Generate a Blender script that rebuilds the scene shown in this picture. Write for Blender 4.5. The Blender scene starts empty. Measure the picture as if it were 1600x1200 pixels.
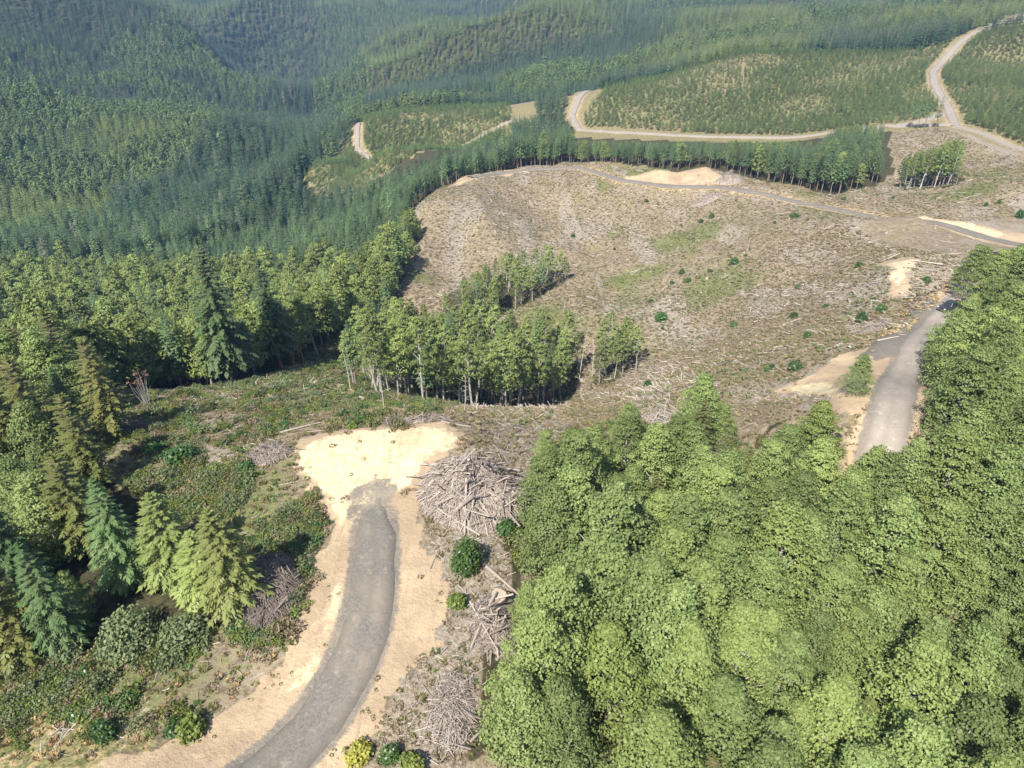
import bpy, math, random
import numpy as np
from mathutils import Vector, Matrix, Quaternion

random.seed(7)
RNG = np.random.default_rng(11)
S = bpy.context.scene
C = S.collection

# ---------------------------------------------------------------- camera, sky, sun, exposure
PIT = math.radians(32.0); F = 1142.0; CZ = 50.0          # tilt below level, focal length in photo pixels, height above the landing
cp, sp = math.cos(PIT), math.sin(PIT)
cam_d = bpy.data.cameras.new('camera'); cam = bpy.data.objects.new('camera', cam_d); C.objects.link(cam)
cam.location = (0, 0, CZ); cam.rotation_euler = (math.radians(90) - PIT, 0, 0)
cam_d.sensor_width = 36.0; cam_d.lens = 36.0 * F / 1600.0; cam_d.clip_start = 0.5; cam_d.clip_end = 9000
S.camera = cam
W_ = bpy.data.worlds.new('World'); S.world = W_; W_.use_nodes = True
nt = W_.node_tree; bg = nt.nodes['Background']
sky = nt.nodes.new('ShaderNodeTexSky'); sky.sky_type = 'NISHITA'; sky.sun_disc = False
SUN_EL = math.radians(49.0); SH = Vector((0.45, 0.89)).normalized()     # SH: the way shadows fall on the ground
sky.sun_elevation = SUN_EL; sky.sun_rotation = math.atan2(-SH.x, -SH.y)
sky.air_density = 1.0; sky.dust_density = 1.0
nt.links.new(sky.outputs[0], bg.inputs[0]); bg.inputs[1].default_value = 0.10
sun_d = bpy.data.lights.new('sun', 'SUN'); sun_d.energy = 4.9; sun_d.angle = math.radians(0.53); sun_d.color = (1.0, 0.95, 0.86)
sun = bpy.data.objects.new('sun', sun_d); C.objects.link(sun)
ray = Vector((SH.x * math.cos(SUN_EL), SH.y * math.cos(SUN_EL), -math.sin(SUN_EL)))
sun.rotation_euler = ray.to_track_quat('-Z', 'Y').to_euler(); sun.location = (-60, -60, 160)
S.view_settings.view_transform = 'Standard'; S.view_settings.look = 'None'
S.view_settings.exposure = 1.1; S.view_settings.gamma = 1.0; S.view_settings.use_curve_mapping = False

# ---------------------------------------------------------------- small helpers
def pix(u, v, d):
    a = (u - 800) / F; b = (600 - v) / F
    return (a * d, (cp + b * sp) * d, CZ + (-sp + b * cp) * d)
def proj(x, y, z):
    z = z - CZ; d = cp * y - sp * z; b = sp * y + cp * z
    d = np.maximum(d, 1e-3)
    return 800 + F * x / d, 600 - F * b / d, d
_T = np.random.default_rng(5).random((8, 256, 256))
def vnoise(x, y, s, k=0):
    x = np.asarray(x, float) / s + 31.7 * k; y = np.asarray(y, float) / s + 17.3 * k
    i = np.floor(x).astype(int); j = np.floor(y).astype(int); fx = x - i; fy = y - j
    fx = fx * fx * (3 - 2 * fx); fy = fy * fy * (3 - 2 * fy); T = _T[k % 8]
    g = lambda a, b: T[a & 255, b & 255]
    return (g(i, j) * (1 - fx) + g(i + 1, j) * fx) * (1 - fy) + (g(i, j + 1) * (1 - fx) + g(i + 1, j + 1) * fx) * fy
def fbm(x, y, s, k=0, o=3):
    r = 0; a = 1; t = 0
    for q in range(o):
        r = r + a * vnoise(x, y, s / 2 ** q, k + q); t += a; a *= .5
    return r / t
def inpoly(x, y, poly):
    p = np.asarray(poly, float); r = np.zeros(np.shape(x), bool); n = len(p)
    for i in range(n):
        x0, y0 = p[i]; x1, y1 = p[i - 1]
        c = (y0 > y) != (y1 > y)
        with np.errstate(divide='ignore', invalid='ignore'):
            r ^= c & (x < (x1 - x0) * (y - y0) / (y1 - y0 + 1e-12) + x0)
    return r
def tag(o, label=None, cat=None, group=None, kind=None):
    if label: o['label'] = label
    if cat: o['category'] = cat
    if group: o['group'] = group
    if kind: o['kind'] = kind
    return o
def link(name, me, parent=None, loc=None, rot=None, scl=None):
    o = bpy.data.objects.new(name, me); C.objects.link(o)
    if parent: o.parent = parent
    if loc is not None: o.location = loc
    if rot is not None: o.rotation_euler = rot
    if scl is not None: o.scale = scl if hasattr(scl, '__len__') else (scl,) * 3
    return o
def rv(n, lo, hi): return RNG.uniform(lo, hi, n)
def norm(a): return a / np.maximum(np.linalg.norm(a, axis=-1, keepdims=True), 1e-9)

class Geo:
    """collects quads; every quad piece may carry a 0..1 tint"""
    def __init__(s): s.v = []; s.f = []; s.t = []; s.n = 0
    def add(s, v, f, t=0.5):
        v = np.asarray(v, float).reshape(-1, 3); f = np.asarray(f, int).reshape(-1, 4)
        s.v.append(v); s.f.append(f + s.n); s.n += len(v)
        s.t.append(np.broadcast_to(np.asarray(t, float), (len(v),)).copy())
        return s
    def kites(s, base, d, nrm, L, Wd, t=None):
        """leaf-shaped quads: from base along d, facing nrm"""
        n = len(base); d = norm(d); w = norm(np.cross(d, nrm)); L = np.broadcast_to(L, (n,))[:, None]; Wd = np.broadcast_to(Wd, (n,))[:, None]
        m = base + d * L * .45
        q = np.stack([base, m + w * Wd * .5, base + d * L, m - w * Wd * .5], 1)
        t = RNG.random(n) if t is None else np.broadcast_to(t, (n,))
        return s.add(q.reshape(-1, 3), np.arange(4 * n).reshape(n, 4), np.repeat(t, 4))
    def tube(s, pts, rad, k=5, t=0.5):
        pts = np.asarray(pts, float); m = len(pts); rad = np.broadcast_to(rad, (m,))
        tg = norm(np.gradient(pts, axis=0)); ref = np.where(np.abs(tg[:, 2:3]) > .9, [[1., 0, 0]], [[0, 0, 1.]])
        a = norm(np.cross(tg, ref)); b = np.cross(tg, a); an = np.arange(k) * 2 * math.pi / k
        r = pts[:, None] + rad[:, None, None] * (np.cos(an)[None, :, None] * a[:, None] + np.sin(an)[None, :, None] * b[:, None])
        i = np.arange(m - 1)[:, None] * k; j = np.arange(k)[None]; jn = (j + 1) % k
        f = np.stack([i + j, i + jn, i + k + jn, i + k + j], -1).reshape(-1, 4)
        s.add(r.reshape(-1, 3), f, t)
        if k >= 4:                                          # close both ends
            e = (m - 1) * k
            for q in range(0, k - 2, 2):
                x = min(q + 3, k - 1)
                if x != q + 2 or k == 3:
                    s.f.append(np.array([[s.n - m * k + z for z in (0, q + 1, q + 2, x)], [s.n - m * k + e + z for z in (x, q + 2, q + 1, 0)]]))
        return s
    def join(s, o):
        for v, t in zip(o.v, o.t): s.v.append(v); s.t.append(t)
        for f in o.f: s.f.append(f + s.n)
        s.n += o.n; return s
    def mesh(s, name, mat, mats=None, mi=None, smooth=False):
        v = np.concatenate(s.v); f = np.concatenate(s.f)
        me = bpy.data.meshes.new(name); me.from_pydata(v.tolist(), [], f.tolist())
        a = me.attributes.new('tint', 'FLOAT', 'POINT'); a.data.foreach_set('value', np.concatenate(s.t).astype(np.float32))
        for m in (mats or [mat]): me.materials.append(m)
        if mi is not None: me.polygons.foreach_set('material_index', mi.astype(np.int32))
        if smooth: me.polygons.foreach_set('use_smooth', np.ones(len(f), bool))
        me.update(); return me

# ---------------------------------------------------------------- materials
def newmat(name):
    m = bpy.data.materials.new(name); m.use_nodes = True; n = m.node_tree; n.nodes.clear()
    o = n.nodes.new('ShaderNodeOutputMaterial'); return m, n, o
def N(n, t, **k):
    x = n.nodes.new(t)
    for a, b in k.items():
        if a in ('operation', 'blend_type', 'data_type', 'attribute_name', 'noise_dimensions', 'use_clamp', 'feature', 'interpolation_type'): setattr(x, a, b)
    return x
def math_(n, op, a, b=None, c=None, clamp=False):
    x = N(n, 'ShaderNodeMath', operation=op, use_clamp=clamp)
    for i, q in enumerate((a, b, c)):
        if q is None: continue
        if isinstance(q, (int, float)): x.inputs[i].default_value = q
        else: n.links.new(q, x.inputs[i])
    return x.outputs[0]
def mixc(n, f, a, b):
    x = N(n, 'ShaderNodeMix', data_type='RGBA')
    for i, q in ((0, f), (6, a), (7, b)):
        if isinstance(q, (int, float)): x.inputs[i].default_value = q
        elif isinstance(q, tuple): x.inputs[i].default_value = (*q, 1)
        else: n.links.new(q, x.inputs[i])
    return x.outputs[2]
def noise_(n, vec, sc, det=4, rough=.6):
    x = N(n, 'ShaderNodeTexNoise'); x.inputs['Scale'].default_value = sc; x.inputs['Detail'].default_value = det; x.inputs['Roughness'].default_value = rough
    if vec is not None: n.links.new(vec, x.inputs['Vector'])
    return x.outputs['Fac']
def sstep(n, v, lo, hi):
    x = N(n, 'ShaderNodeMapRange', interpolation_type='SMOOTHSTEP'); n.links.new(v, x.inputs[0])
    x.inputs[1].default_value = lo; x.inputs[2].default_value = hi; return x.outputs[0]
def leaf_mat(name, c1, c2, c3=None, trans=.28, rough=.55, spec=.25):
    """c1..c2 by leaf, c3 (if any) by whole plant"""
    m, n, o = newmat(name)
    at = N(n, 'ShaderNodeAttribute', attribute_name='tint'); oi = N(n, 'ShaderNodeObjectInfo')
    col = mixc(n, at.outputs['Fac'], c1, c2)
    if c3: col = mixc(n, sstep(n, oi.outputs['Random'], .25, 1.0), col, c3)
    r2 = math_(n, 'FRACT', math_(n, 'MULTIPLY', oi.outputs['Random'], 17.31))
    hs = N(n, 'ShaderNodeHueSaturation'); n.links.new(col, hs.inputs['Color'])
    n.links.new(math_(n, 'MULTIPLY_ADD', r2, .55, .72), hs.inputs['Value'])
    n.links.new(math_(n, 'MULTIPLY_ADD', oi.outputs['Random'], .03, .485), hs.inputs['Hue'])
    p = N(n, 'ShaderNodeBsdfPrincipled'); n.links.new(hs.outputs[0], p.inputs['Base Color']); p.inputs['Roughness'].default_value = rough
    p.inputs['Specular IOR Level'].default_value = spec
    t = N(n, 'ShaderNodeBsdfTranslucent'); n.links.new(hs.outputs[0], t.inputs[0])
    x = N(n, 'ShaderNodeMixShader'); x.inputs[0].default_value = trans
    n.links.new(p.outputs[0], x.inputs[1]); n.links.new(t.outputs[0], x.inputs[2]); n.links.new(x.outputs[0], o.inputs[0]); return m
def wood_mat(name, c1, c2, sc=6.0, rough=.9):
    m, n, o = newmat(name)
    tc = N(n, 'ShaderNodeTexCoord'); oi = N(n, 'ShaderNodeObjectInfo'); at = N(n, 'ShaderNodeAttribute', attribute_name='tint')
    f = noise_(n, tc.outputs['Object'], sc, 5)
    f = math_(n, 'ADD', math_(n, 'MULTIPLY', f, .7), math_(n, 'MULTIPLY_ADD', oi.outputs['Random'], .5, math_(n, 'MULTIPLY_ADD', at.outputs['Fac'], .6, -.45)), clamp=True)
    p = N(n, 'ShaderNodeBsdfPrincipled'); n.links.new(mixc(n, f, c1, c2), p.inputs['Base Color']); p.inputs['Roughness'].default_value = rough
    p.inputs['Specular IOR Level'].default_value = .2
    b = N(n, 'ShaderNodeBump'); b.inputs['Strength'].default_value = .5; b.inputs['Distance'].default_value = .03
    n.links.new(noise_(n, tc.outputs['Object'], sc * 3, 4), b.inputs['Height']); n.links.new(b.outputs[0], p.inputs['Normal'])
    n.links.new(p.outputs[0], o.inputs[0]); return m
def plain(name, c, rough=.5, metal=0.0):
    m, n, o = newmat(name); p = N(n, 'ShaderNodeBsdfPrincipled'); tc = N(n, 'ShaderNodeTexCoord')
    f = noise_(n, tc.outputs['Object'], 9, 3); n.links.new(mixc(n, f, tuple(x * .85 for x in c), tuple(min(1, x * 1.15) for x in c)), p.inputs['Base Color'])
    p.inputs['Roughness'].default_value = rough; p.inputs['Metallic'].default_value = metal; n.links.new(p.outputs[0], o.inputs[0]); return m

M = {}
M['alder'] = leaf_mat('alder_leaf', (.108, .163, .050), (.20, .255, .092), (.22, .255, .08), trans=.32)
M['alder_far'] = leaf_mat('alder_leaf_far', (.130, .180, .052), (.215, .265, .085), (.24, .275, .08), trans=.35)
M['alder_dist'] = leaf_mat('alder_leaf_distant', (.080, .128, .048), (.135, .185, .066), (.15, .19, .062), trans=.3)
M['mossy'] = leaf_mat('mossy_grey_needle', (.10, .115, .07), (.19, .195, .135), trans=.15)
M['yellow'] = leaf_mat('yellow_green_leaf', (.14, .19, .048), (.225, .27, .08))
M['conifer_sunlit'] = leaf_mat('conifer_needle_sunlit', (.105, .160, .045), (.18, .240, .068), (.20, .24, .07), trans=.3)  # brighter needle colour, painted in for sunlit crests of the far hills
M['conifer_shaded_blue'] = leaf_mat('conifer_needle_shaded_blue', (.027, .060, .037), (.058, .104, .054), (.075, .12, .05), trans=.18)  # far conifers: blue-green, with the shade of the hollows put into the colour
M['conifer_dark'] = leaf_mat('conifer_needle_dark', (.035, .065, .026), (.075, .115, .042), trans=.15)
M['conifer'] = leaf_mat('conifer_needle', (.055, .098, .046), (.10, .155, .066), (.125, .17, .066), trans=.22)
M['cedar'] = leaf_mat('cedar_needle', (.055, .105, .036), (.095, .155, .055), trans=.2)
M['hemlock'] = leaf_mat('hemlock_needle', (.175, .225, .06), (.28, .32, .11), trans=.32)
M['ragged'] = leaf_mat('ragged_needle', (.095, .115, .03), (.165, .175, .05), trans=.2)
M['sapling'] = leaf_mat('sapling_needle', (.072, .128, .04), (.12, .185, .056), (.15, .195, .055), trans=.25)
M['bush'] = leaf_mat('bush_leaf', (.035, .075, .02), (.065, .12, .03), trans=.2, rough=.4, spec=.4)
M['fern'] = leaf_mat('fern_leaf', (.09, .13, .03), (.15, .18, .04))
M['olive'] = leaf_mat('olive_scrub', (.11, .11, .04), (.18, .16, .06))
M['brownscrub'] = leaf_mat('brown_scrub', (.16, .124, .072), (.258, .204, .125))
M['drygrass'] = leaf_mat('dry_grass', (.30, .21, .10), (.42, .31, .16))
M['willow'] = leaf_mat('willow_leaf', (.10, .13, .055), (.16, .18, .085))
M['flower'] = leaf_mat('yellow_flower', (.11, .145, .035), (.33, .29, .05))
M['russet'] = leaf_mat('russet_leaf', (.14, .08, .06), (.22, .13, .10))
M['bark_pale'] = wood_mat('pale_bark', (.22, .205, .185), (.44, .415, .375))
M['bark_brown'] = wood_mat('brown_bark', (.12, .09, .065), (.26, .20, .155))
M['bark_orange'] = wood_mat('orange_bark', (.22, .10, .04), (.42, .20, .08))
M['dead'] = wood_mat('weathered_wood', (.15, .122, .103), (.37, .315, .27))
M['dead_dark'] = wood_mat('dark_twigs', (.07, .055, .046), (.21, .175, .15))
M['bleached'] = wood_mat('bleached_wood', (.26, .225, .195), (.50, .45, .40))
M['cut'] = wood_mat('cut_wood', (.20, .155, .115), (.33, .26, .20))

def gravel_col(n, P, c1, c2, c3):
    n1 = noise_(n, P, 4.0, 7, .8); n2 = noise_(n, P, .3, 6, .65); n3 = noise_(n, P, 14, 3, .7); n4 = noise_(n, P, 1.1, 5, .7)
    c = mixc(n, sstep(n, n1, .35, .65), c1, c2); c = mixc(n, sstep(n, n2, .38, .72), c, c3)
    c = mixc(n, math_(n, 'MULTIPLY', sstep(n, n4, .55, .72), .6), c, tuple(x * 1.45 for x in c3))
    return mixc(n, sstep(n, n3, .66, .74), c, (.46, .43, .39))
def ground_mat():
    m, n, o = newmat('ground'); tc = N(n, 'ShaderNodeTexCoord'); P = tc.outputs['Object']
    za = N(n, 'ShaderNodeAttribute', attribute_name='za'); zb = N(n, 'ShaderNodeAttribute', attribute_name='zb')
    sa = N(n, 'ShaderNodeSeparateColor'); n.links.new(za.outputs['Color'], sa.inputs[0])
    sb = N(n, 'ShaderNodeSeparateColor'); n.links.new(zb.outputs['Color'], sb.inputs[0])
    n1 = noise_(n, P, .9, 6, .7); n2 = noise_(n, P, .12, 5, .65); n3 = noise_(n, P, 3.2, 5, .7); n4 = noise_(n, P, .035, 4)
    edge = math_(n, 'MULTIPLY_ADD', n1, .9, math_(n, 'MULTIPLY_ADD', n3, .5, -.7))       # breaks up the outlines of every patch
    def brk(s, k=1.0): return sstep(n, math_(n, 'MULTIPLY_ADD', edge, k, s), .35, .65)
    base = mixc(n, sstep(n, n1, .36, .64), (.115, .088, .06), (.258, .208, .142))
    base = mixc(n, sstep(n, n3, .52, .68), base, (.29, .248, .178))
    base = mixc(n, sstep(n, n2, .5, .68), base, (.19, .155, .085))
    green = mixc(n, sstep(n, n3, .35, .65), (.055, .075, .025), (.16, .17, .06))
    base = mixc(n, math_(n, 'MULTIPLY', brk(sa.outputs['Green'], 1.3), .85), base, green)
    tan = mixc(n, sstep(n, n1, .35, .65), (.12, .11, .05), (.23, .185, .10))
    base = mixc(n, brk(sb.outputs['Green'], .8), base, tan)
    litter = mixc(n, sstep(n, n3, .35, .65), (.155, .128, .095), (.295, .252, .195))
    base = mixc(n, brk(sb.outputs['Blue'], 1.2), base, litter)
    dry = mixc(n, sstep(n, n1, .3, .7), (.30, .21, .105), (.41, .31, .165))
    base = mixc(n, brk(sb.outputs['Red'], 1.0), base, dry)
    dirt = mixc(n, sstep(n, n2, .35, .7), (.292, .216, .142), (.412, .316, .203))
    dirt = mixc(n, math_(n, 'MULTIPLY', sstep(n, n3, .58, .75), .5), dirt, (.25, .18, .125))
    dirt = mixc(n, math_(n, 'MULTIPLY', sstep(n, n1, .58, .8), .5), dirt, (.52, .40, .26))
    pale = mixc(n, sstep(n, n1, .3, .7), (.45, .36, .22), (.60, .50, .315))
    pale = mixc(n, math_(n, 'MULTIPLY', sstep(n, n2, .50, .66), .75), pale, (.40, .29, .175))
    pale = mixc(n, math_(n, 'MULTIPLY', sstep(n, n3, .60, .72), .45), pale, (.30, .22, .15))
    dirt = mixc(n, brk(za.outputs['Alpha'], .9), dirt, pale)
    mp = N(n, 'ShaderNodeMapping'); n.links.new(P, mp.inputs['Vector']); mp.inputs['Scale'].default_value = (1.5, .22, .3); mp.inputs['Rotation'].default_value = (0, 0, .15)
    drag = noise_(n, mp.outputs[0], 1.0, 6, .7)                        # blade and tyre drag marks
    dirt = mixc(n, math_(n, 'MULTIPLY', sstep(n, drag, .50, .66), .42), dirt, (.235, .172, .115))
    base = mixc(n, brk(sa.outputs['Red'], .9), base, dirt)
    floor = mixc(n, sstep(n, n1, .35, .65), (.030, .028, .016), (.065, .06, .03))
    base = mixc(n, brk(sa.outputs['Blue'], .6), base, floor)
    zc = N(n, 'ShaderNodeAttribute', attribute_name='zc')            # loose gravel spilling off the roads
    base = mixc(n, math_(n, 'MULTIPLY', brk(zc.outputs['Fac'], 1.1), .92), base, gravel_col(n, P, (.108, .096, .082), (.182, .165, .143), (.208, .178, .142)))
    p = N(n, 'ShaderNodeBsdfPrincipled'); n.links.new(base, p.inputs['Base Color']); p.inputs['Roughness'].default_value = .95; p.inputs['Specular IOR Level'].default_value = .1
    b = N(n, 'ShaderNodeBump'); b.inputs['Strength'].default_value = .8; b.inputs['Distance'].default_value = .25
    n.links.new(math_(n, 'MULTIPLY_ADD', n3, .5, n1), b.inputs['Height']); n.links.new(b.outputs[0], p.inputs['Normal'])
    n.links.new(p.outputs[0], o.inputs[0]); return m
def gravel_mat(name, c1, c2, c3):
    m, n, o = newmat(name); tc = N(n, 'ShaderNodeTexCoord'); P = tc.outputs['Object']
    n1 = noise_(n, P, 4.0, 7, .8); n2 = noise_(n, P, .3, 6, .65); n3 = noise_(n, P, 14, 3, .7)
    at = N(n, 'ShaderNodeAttribute', attribute_name='tint')           # 0 in the wheel tracks, 1 on the loose shoulders
    c = gravel_col(n, P, c1, c2, c3)
    c = mixc(n, math_(n, 'MULTIPLY', math_(n, 'MULTIPLY', at.outputs['Fac'], sstep(n, n2, .3, .6)), .6), c, tuple(x * .75 for x in c1))
    p = N(n, 'ShaderNodeBsdfPrincipled'); n.links.new(c, p.inputs['Base Color']); p.inputs['Roughness'].default_value = .95; p.inputs['Specular IOR Level'].default_value = .1
    b = N(n, 'ShaderNodeBump'); b.inputs['Strength'].default_value = .6; b.inputs['Distance'].default_value = .06
    n.links.new(n1, b.inputs['Height']); n.links.new(b.outputs[0], p.inputs['Normal']); n.links.new(p.outputs[0], o.inputs[0]); return m
M['ground'] = ground_mat()
M['gravel'] = gravel_mat('grey_gravel', (.108, .096, .082), (.182, .165, .143), (.208, .178, .142))
M['gravel_pale'] = gravel_mat('pale_gravel', (.18, .157, .135), (.25, .222, .195), (.28, .24, .20))
M['gravel_far'] = gravel_mat('far_gravel', (.19, .165, .14), (.255, .225, .19), (.28, .24, .195))

# ---------------------------------------------------------------- terrain
# (u, v, depth): ground seen in the photograph; depth from road widths / tree heights
CTRL=[(575,950,63),(600,700,83),(430,1190,52),(500,680,85),(700,670,86),(590,820,73),(680,900,66),(640,1100,56),(720,1000,61),
(480,900,66),(400,1050,58),(250,1120,55),(80,1180,53),(300,900,68),(200,1000,62),(0,1050,62),(0,900,72),(-60,760,88),(60,690,95),(180,680,92),(300,680,90),(400,690,87),
(230,620,112),(320,610,145),(370,600,150),(450,600,140),(520,640,112),(480,560,185),(550,520,215),(620,460,250),(640,390,282),(640,340,310),(720,280,355),(850,263,372),(970,280,345),(1150,290,318),(1300,325,280),(1400,345,256),(1480,352,238),(1560,375,215),(1640,390,195),
(800,450,262),(700,420,275),(1000,450,258),(1000,350,312),(850,330,330),(1200,450,220),(1200,380,247),(1350,450,172),(1100,560,186),(1000,575,212),(900,480,243),(1200,560,142),(1300,600,112),(1220,620,118),(1150,700,98),(1000,620,140),(900,660,108),(830,640,140),(780,690,90),
(1375,700,85),(1400,600,98),(1430,540,118),(1483,478,142),(1400,420,168),(1520,440,150),
(1450,300,292),(1300,305,302),(1550,290,270),(1400,200,405),(1490,195,400),(1600,236,345),(1250,213,450),(1100,213,470),(900,208,500),
(1150,95,600),(950,140,560),(1050,150,540),(1300,150,500),(1300,90,580),(1450,85,560),(1490,75,560),(1460,120,500),(1550,130,470),(1590,90,540),(1600,50,640),
(860,160,640),(780,195,545),(700,195,570),(560,195,590),(600,240,470),(500,255,520),
(560,130,860),(470,230,640),
(100,130,800),(100,40,1000),(0,10,1100),(250,20,1080),(400,90,980),(460,180,790),(400,220,640),(250,150,800),(100,250,600),(0,360,470),
(450,30,1500),(600,20,1700),(500,0,1950),(700,100,960),(650,60,1150),(800,40,1200),(900,10,1500),(1100,50,980),(1000,130,730),(800,140,740),(1300,60,850),(1300,20,1300),(1500,20,1050),(1200,0,1800)]
# ground hidden under canopies: x, y, z given directly
XYZ=[(8,45,-4),(14,62,-8),(22,80,-10),(25,45,-12),(40,60,-12),(60,60,-12),(45,30,-14),(70,90,-10),(75,120,-13),(95,140,-17),(20,20,-14),(-20,20,2),(0,15,0),(-60,40,-8),(-60,20,-4),(60,0,-14),(0,-60,4),(-150,0,-25),(150,0,-10),
(-15,165,-57),(12,170,-61),(-42,212,-64),(-90,228,-78),(-110,170,-62),(-150,150,-60),(-130,220,-78),(-180,220,-80),(-100,260,-88),(-60,290,-82),(-150,300,-96),(-220,300,-98),
(-200,400,-118),(-300,400,-112),(-120,450,-112),(-90,520,-108),(-160,560,-116),(-50,400,-84),(-320,250,-88),(-110,110,-30),(-75,100,-14),(-80,130,-34),
(130,230,-30),(180,200,-22),(220,300,-34),(300,400,-30),(400,600,-15),(350,150,-15),
(-600,500,-60),(-900,900,-20),(-500,200,-80),(-1500,1500,-40),(1200,1200,-20),(900,600,-10),(1500,1800,-60),(0,2600,-110),(-1200,2600,-90),(1200,2600,-90),(2400,2600,-60),(-2400,2600,-60),(2400,0,-20),(-2400,0,-40),(0,-300,0),
(-455,1428,-195),(-308,1188,-180),(-205,951,-146),(-170,1520,-150),(40,1560,-140),(0,3600,-90),(2600,3600,-80),(-2600,3600,-80)]
PC=np.array([pix(*c) for c in CTRL]+XYZ)
SC=200.0
def U_(r2): return np.where(r2>0,0.5*r2*np.log(np.maximum(r2,1e-12)),0)
def fit(P,lam=2e-4):
    q=P[:,:2]/SC; n=len(q)
    K=U_(((q[:,None]-q[None])**2).sum(-1))+lam*np.eye(n)
    A=np.zeros((n+3,n+3)); A[:n,:n]=K; A[:n,n]=1; A[:n,n+1:]=q; A[n,:n]=1; A[n+1:,:n]=q.T
    b=np.zeros(n+3); b[:n]=P[:,2]
    return np.linalg.solve(A,b),q
WT,QT=fit(PC)
def tps(x,y):
    sh=x.shape; x=x.ravel()/SC; y=y.ravel()/SC; o=np.empty_like(x)
    for i in range(0,len(x),20000):
        a=x[i:i+20000];b=y[i:i+20000]
        o[i:i+20000]=U_((a[:,None]-QT[:,0])**2+(b[:,None]-QT[:,1])**2)@WT[:len(QT)]+WT[-3]+WT[-2]*a+WT[-1]*b
    return o.reshape(sh)
def axis(lo, hi, a, b, s, g):
    r = list(np.arange(a, b, s)); st = s; x = r[-1]
    while x < hi: st *= g; x += st; r.append(x)
    st = s; x = a; l = []
    while x > lo: st *= g; x -= st; l.append(x)
    return np.array(l[::-1] + r)
GX = axis(-2900, 2900, -62, 76, .8, 1.02); GY = axis(-260, 3900, 26, 130, .8, 1.02)
MX, MY = np.meshgrid(GX, GY)
H0 = tps(MX, MY)
DD = np.hypot(MX, MY)
far = np.clip((DD - 620) / 500, 0, 1)
rid = 1 - np.abs(2 * fbm(MX, MY, 420, 3, 3) - 1)                      # ridges and side draws of the far hills
H0 = H0 + far * ((rid - .72) * 140 + (fbm(MX, MY, 900, 1, 2) - .5) * 40)
H0 = np.minimum(H0, 18 + 0 * H0) * (DD > 250) + H0 * (DD <= 250)
def sampler(Z):
    def f(x, y):
        x = np.clip(np.asarray(x, float), GX[0], GX[-1] - 1e-3); y = np.clip(np.asarray(y, float), GY[0], GY[-1] - 1e-3)
        i = np.searchsorted(GX, x, 'right') - 1; j = np.searchsorted(GY, y, 'right') - 1
        i = np.clip(i, 0, len(GX) - 2); j = np.clip(j, 0, len(GY) - 2)
        u = (x - GX[i]) / (GX[i + 1] - GX[i]); v = (y - GY[j]) / (GY[j + 1] - GY[j])
        return (Z[j, i] * (1 - u) + Z[j, i + 1] * u) * (1 - v) + (Z[j + 1, i] * (1 - u) + Z[j + 1, i + 1] * u) * v
    return f
hs0 = sampler(H0)
TT = np.geomspace(15, 3500, 1400)
def unproj(u, v, h=0.0, hs=None):
    hs = hs or hs0; a = (u - 800) / F; b = (600 - v) / F
    x = a * TT; y = (cp + b * sp) * TT; z = CZ + (-sp + b * cp) * TT
    g = z - hs(x, y) - h; k = int(np.argmax(g < 0))
    if k == 0: k = len(TT) - 1
    t = TT[k - 1] + (TT[k] - TT[k - 1]) * g[k - 1] / (g[k - 1] - g[k] + 1e-9)
    return a * t, (cp + b * sp) * t
def wpoly(pts, h=0.0): return [pix(*p)[:2] if len(p) == 3 else unproj(p[0], p[1], h) for p in pts]

def smooth_path(pts, step=.6, it=40):
    p = np.array(pts, float); s = np.r_[0, np.cumsum(np.linalg.norm(np.diff(p, axis=0), axis=1))]
    q = np.arange(0, s[-1], step); p = np.stack([np.interp(q, s, p[:, 0]), np.interp(q, s, p[:, 1])], 1)
    for _ in range(it): p[1:-1] = p[1:-1] * .5 + .25 * (p[:-2] + p[2:])
    return p
# name, label-less: (pixel path, width m, material, smoothing)
ROADS = [
 ('gravel_road', [(250, 1330), (400, 1222), (470, 1165), (530, 1090), (562, 1020), (577, 960), (585, 900), (588, 850), (583, 805), (579, 775)], 4.4, 'gravel', 30),
 ('gravel_road', [(1372, 745, 80), (1386, 660, 89), (1403, 598, 98), (1428, 548, 115), (1450, 512, 127), (1476, 486, 138), (1520, 470, 150), (1600, 450, 165)], 4.7, 'gravel_pale', 14),
 ('gravel_road', [(735, 280, 352), (780, 268, 366), (840, 265, 371), (905, 265, 367), (965, 281, 345), (1040, 289, 332), (1120, 292, 320), (1200, 305, 305), (1300, 326, 279), (1400, 346, 255), (1480, 361, 232), (1560, 377, 213), (1660, 398, 190)], 5.6, 'gravel', 10),
 ('gravel_road', [(1700, 275, 310), (1600, 237, 345), (1540, 215, 375), (1490, 197, 399), (1400, 198, 410), (1290, 212, 440), (1180, 214, 460), (1060, 214, 474), (960, 211, 492), (905, 205, 505), (893, 190, 530), (905, 172, 565), (925, 158, 600)], 5.6, 'gravel_far', 6),
 ('gravel_road', [(1492, 200, 396), (1484, 165, 430), (1460, 130, 485), (1458, 110, 515), (1475, 90, 545), (1500, 70, 575), (1540, 50, 620), (1620, 36, 690)], 6.0, 'gravel_far', 6),
 ('gravel_road', [(1470, 178, 425), (1445, 188, 415), (1400, 196, 411)], 5.0, 'gravel_far', 6),
 ('gravel_road', [(800, 190, 545), (740, 203, 530), (660, 212, 520), (590, 210, 530), (555, 200, 560), (560, 188, 600)], 4.5, 'gravel_far', 6)]
PATHS = [smooth_path(wpoly(r[1]), .6, r[4] * 2) for r in ROADS]
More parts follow.
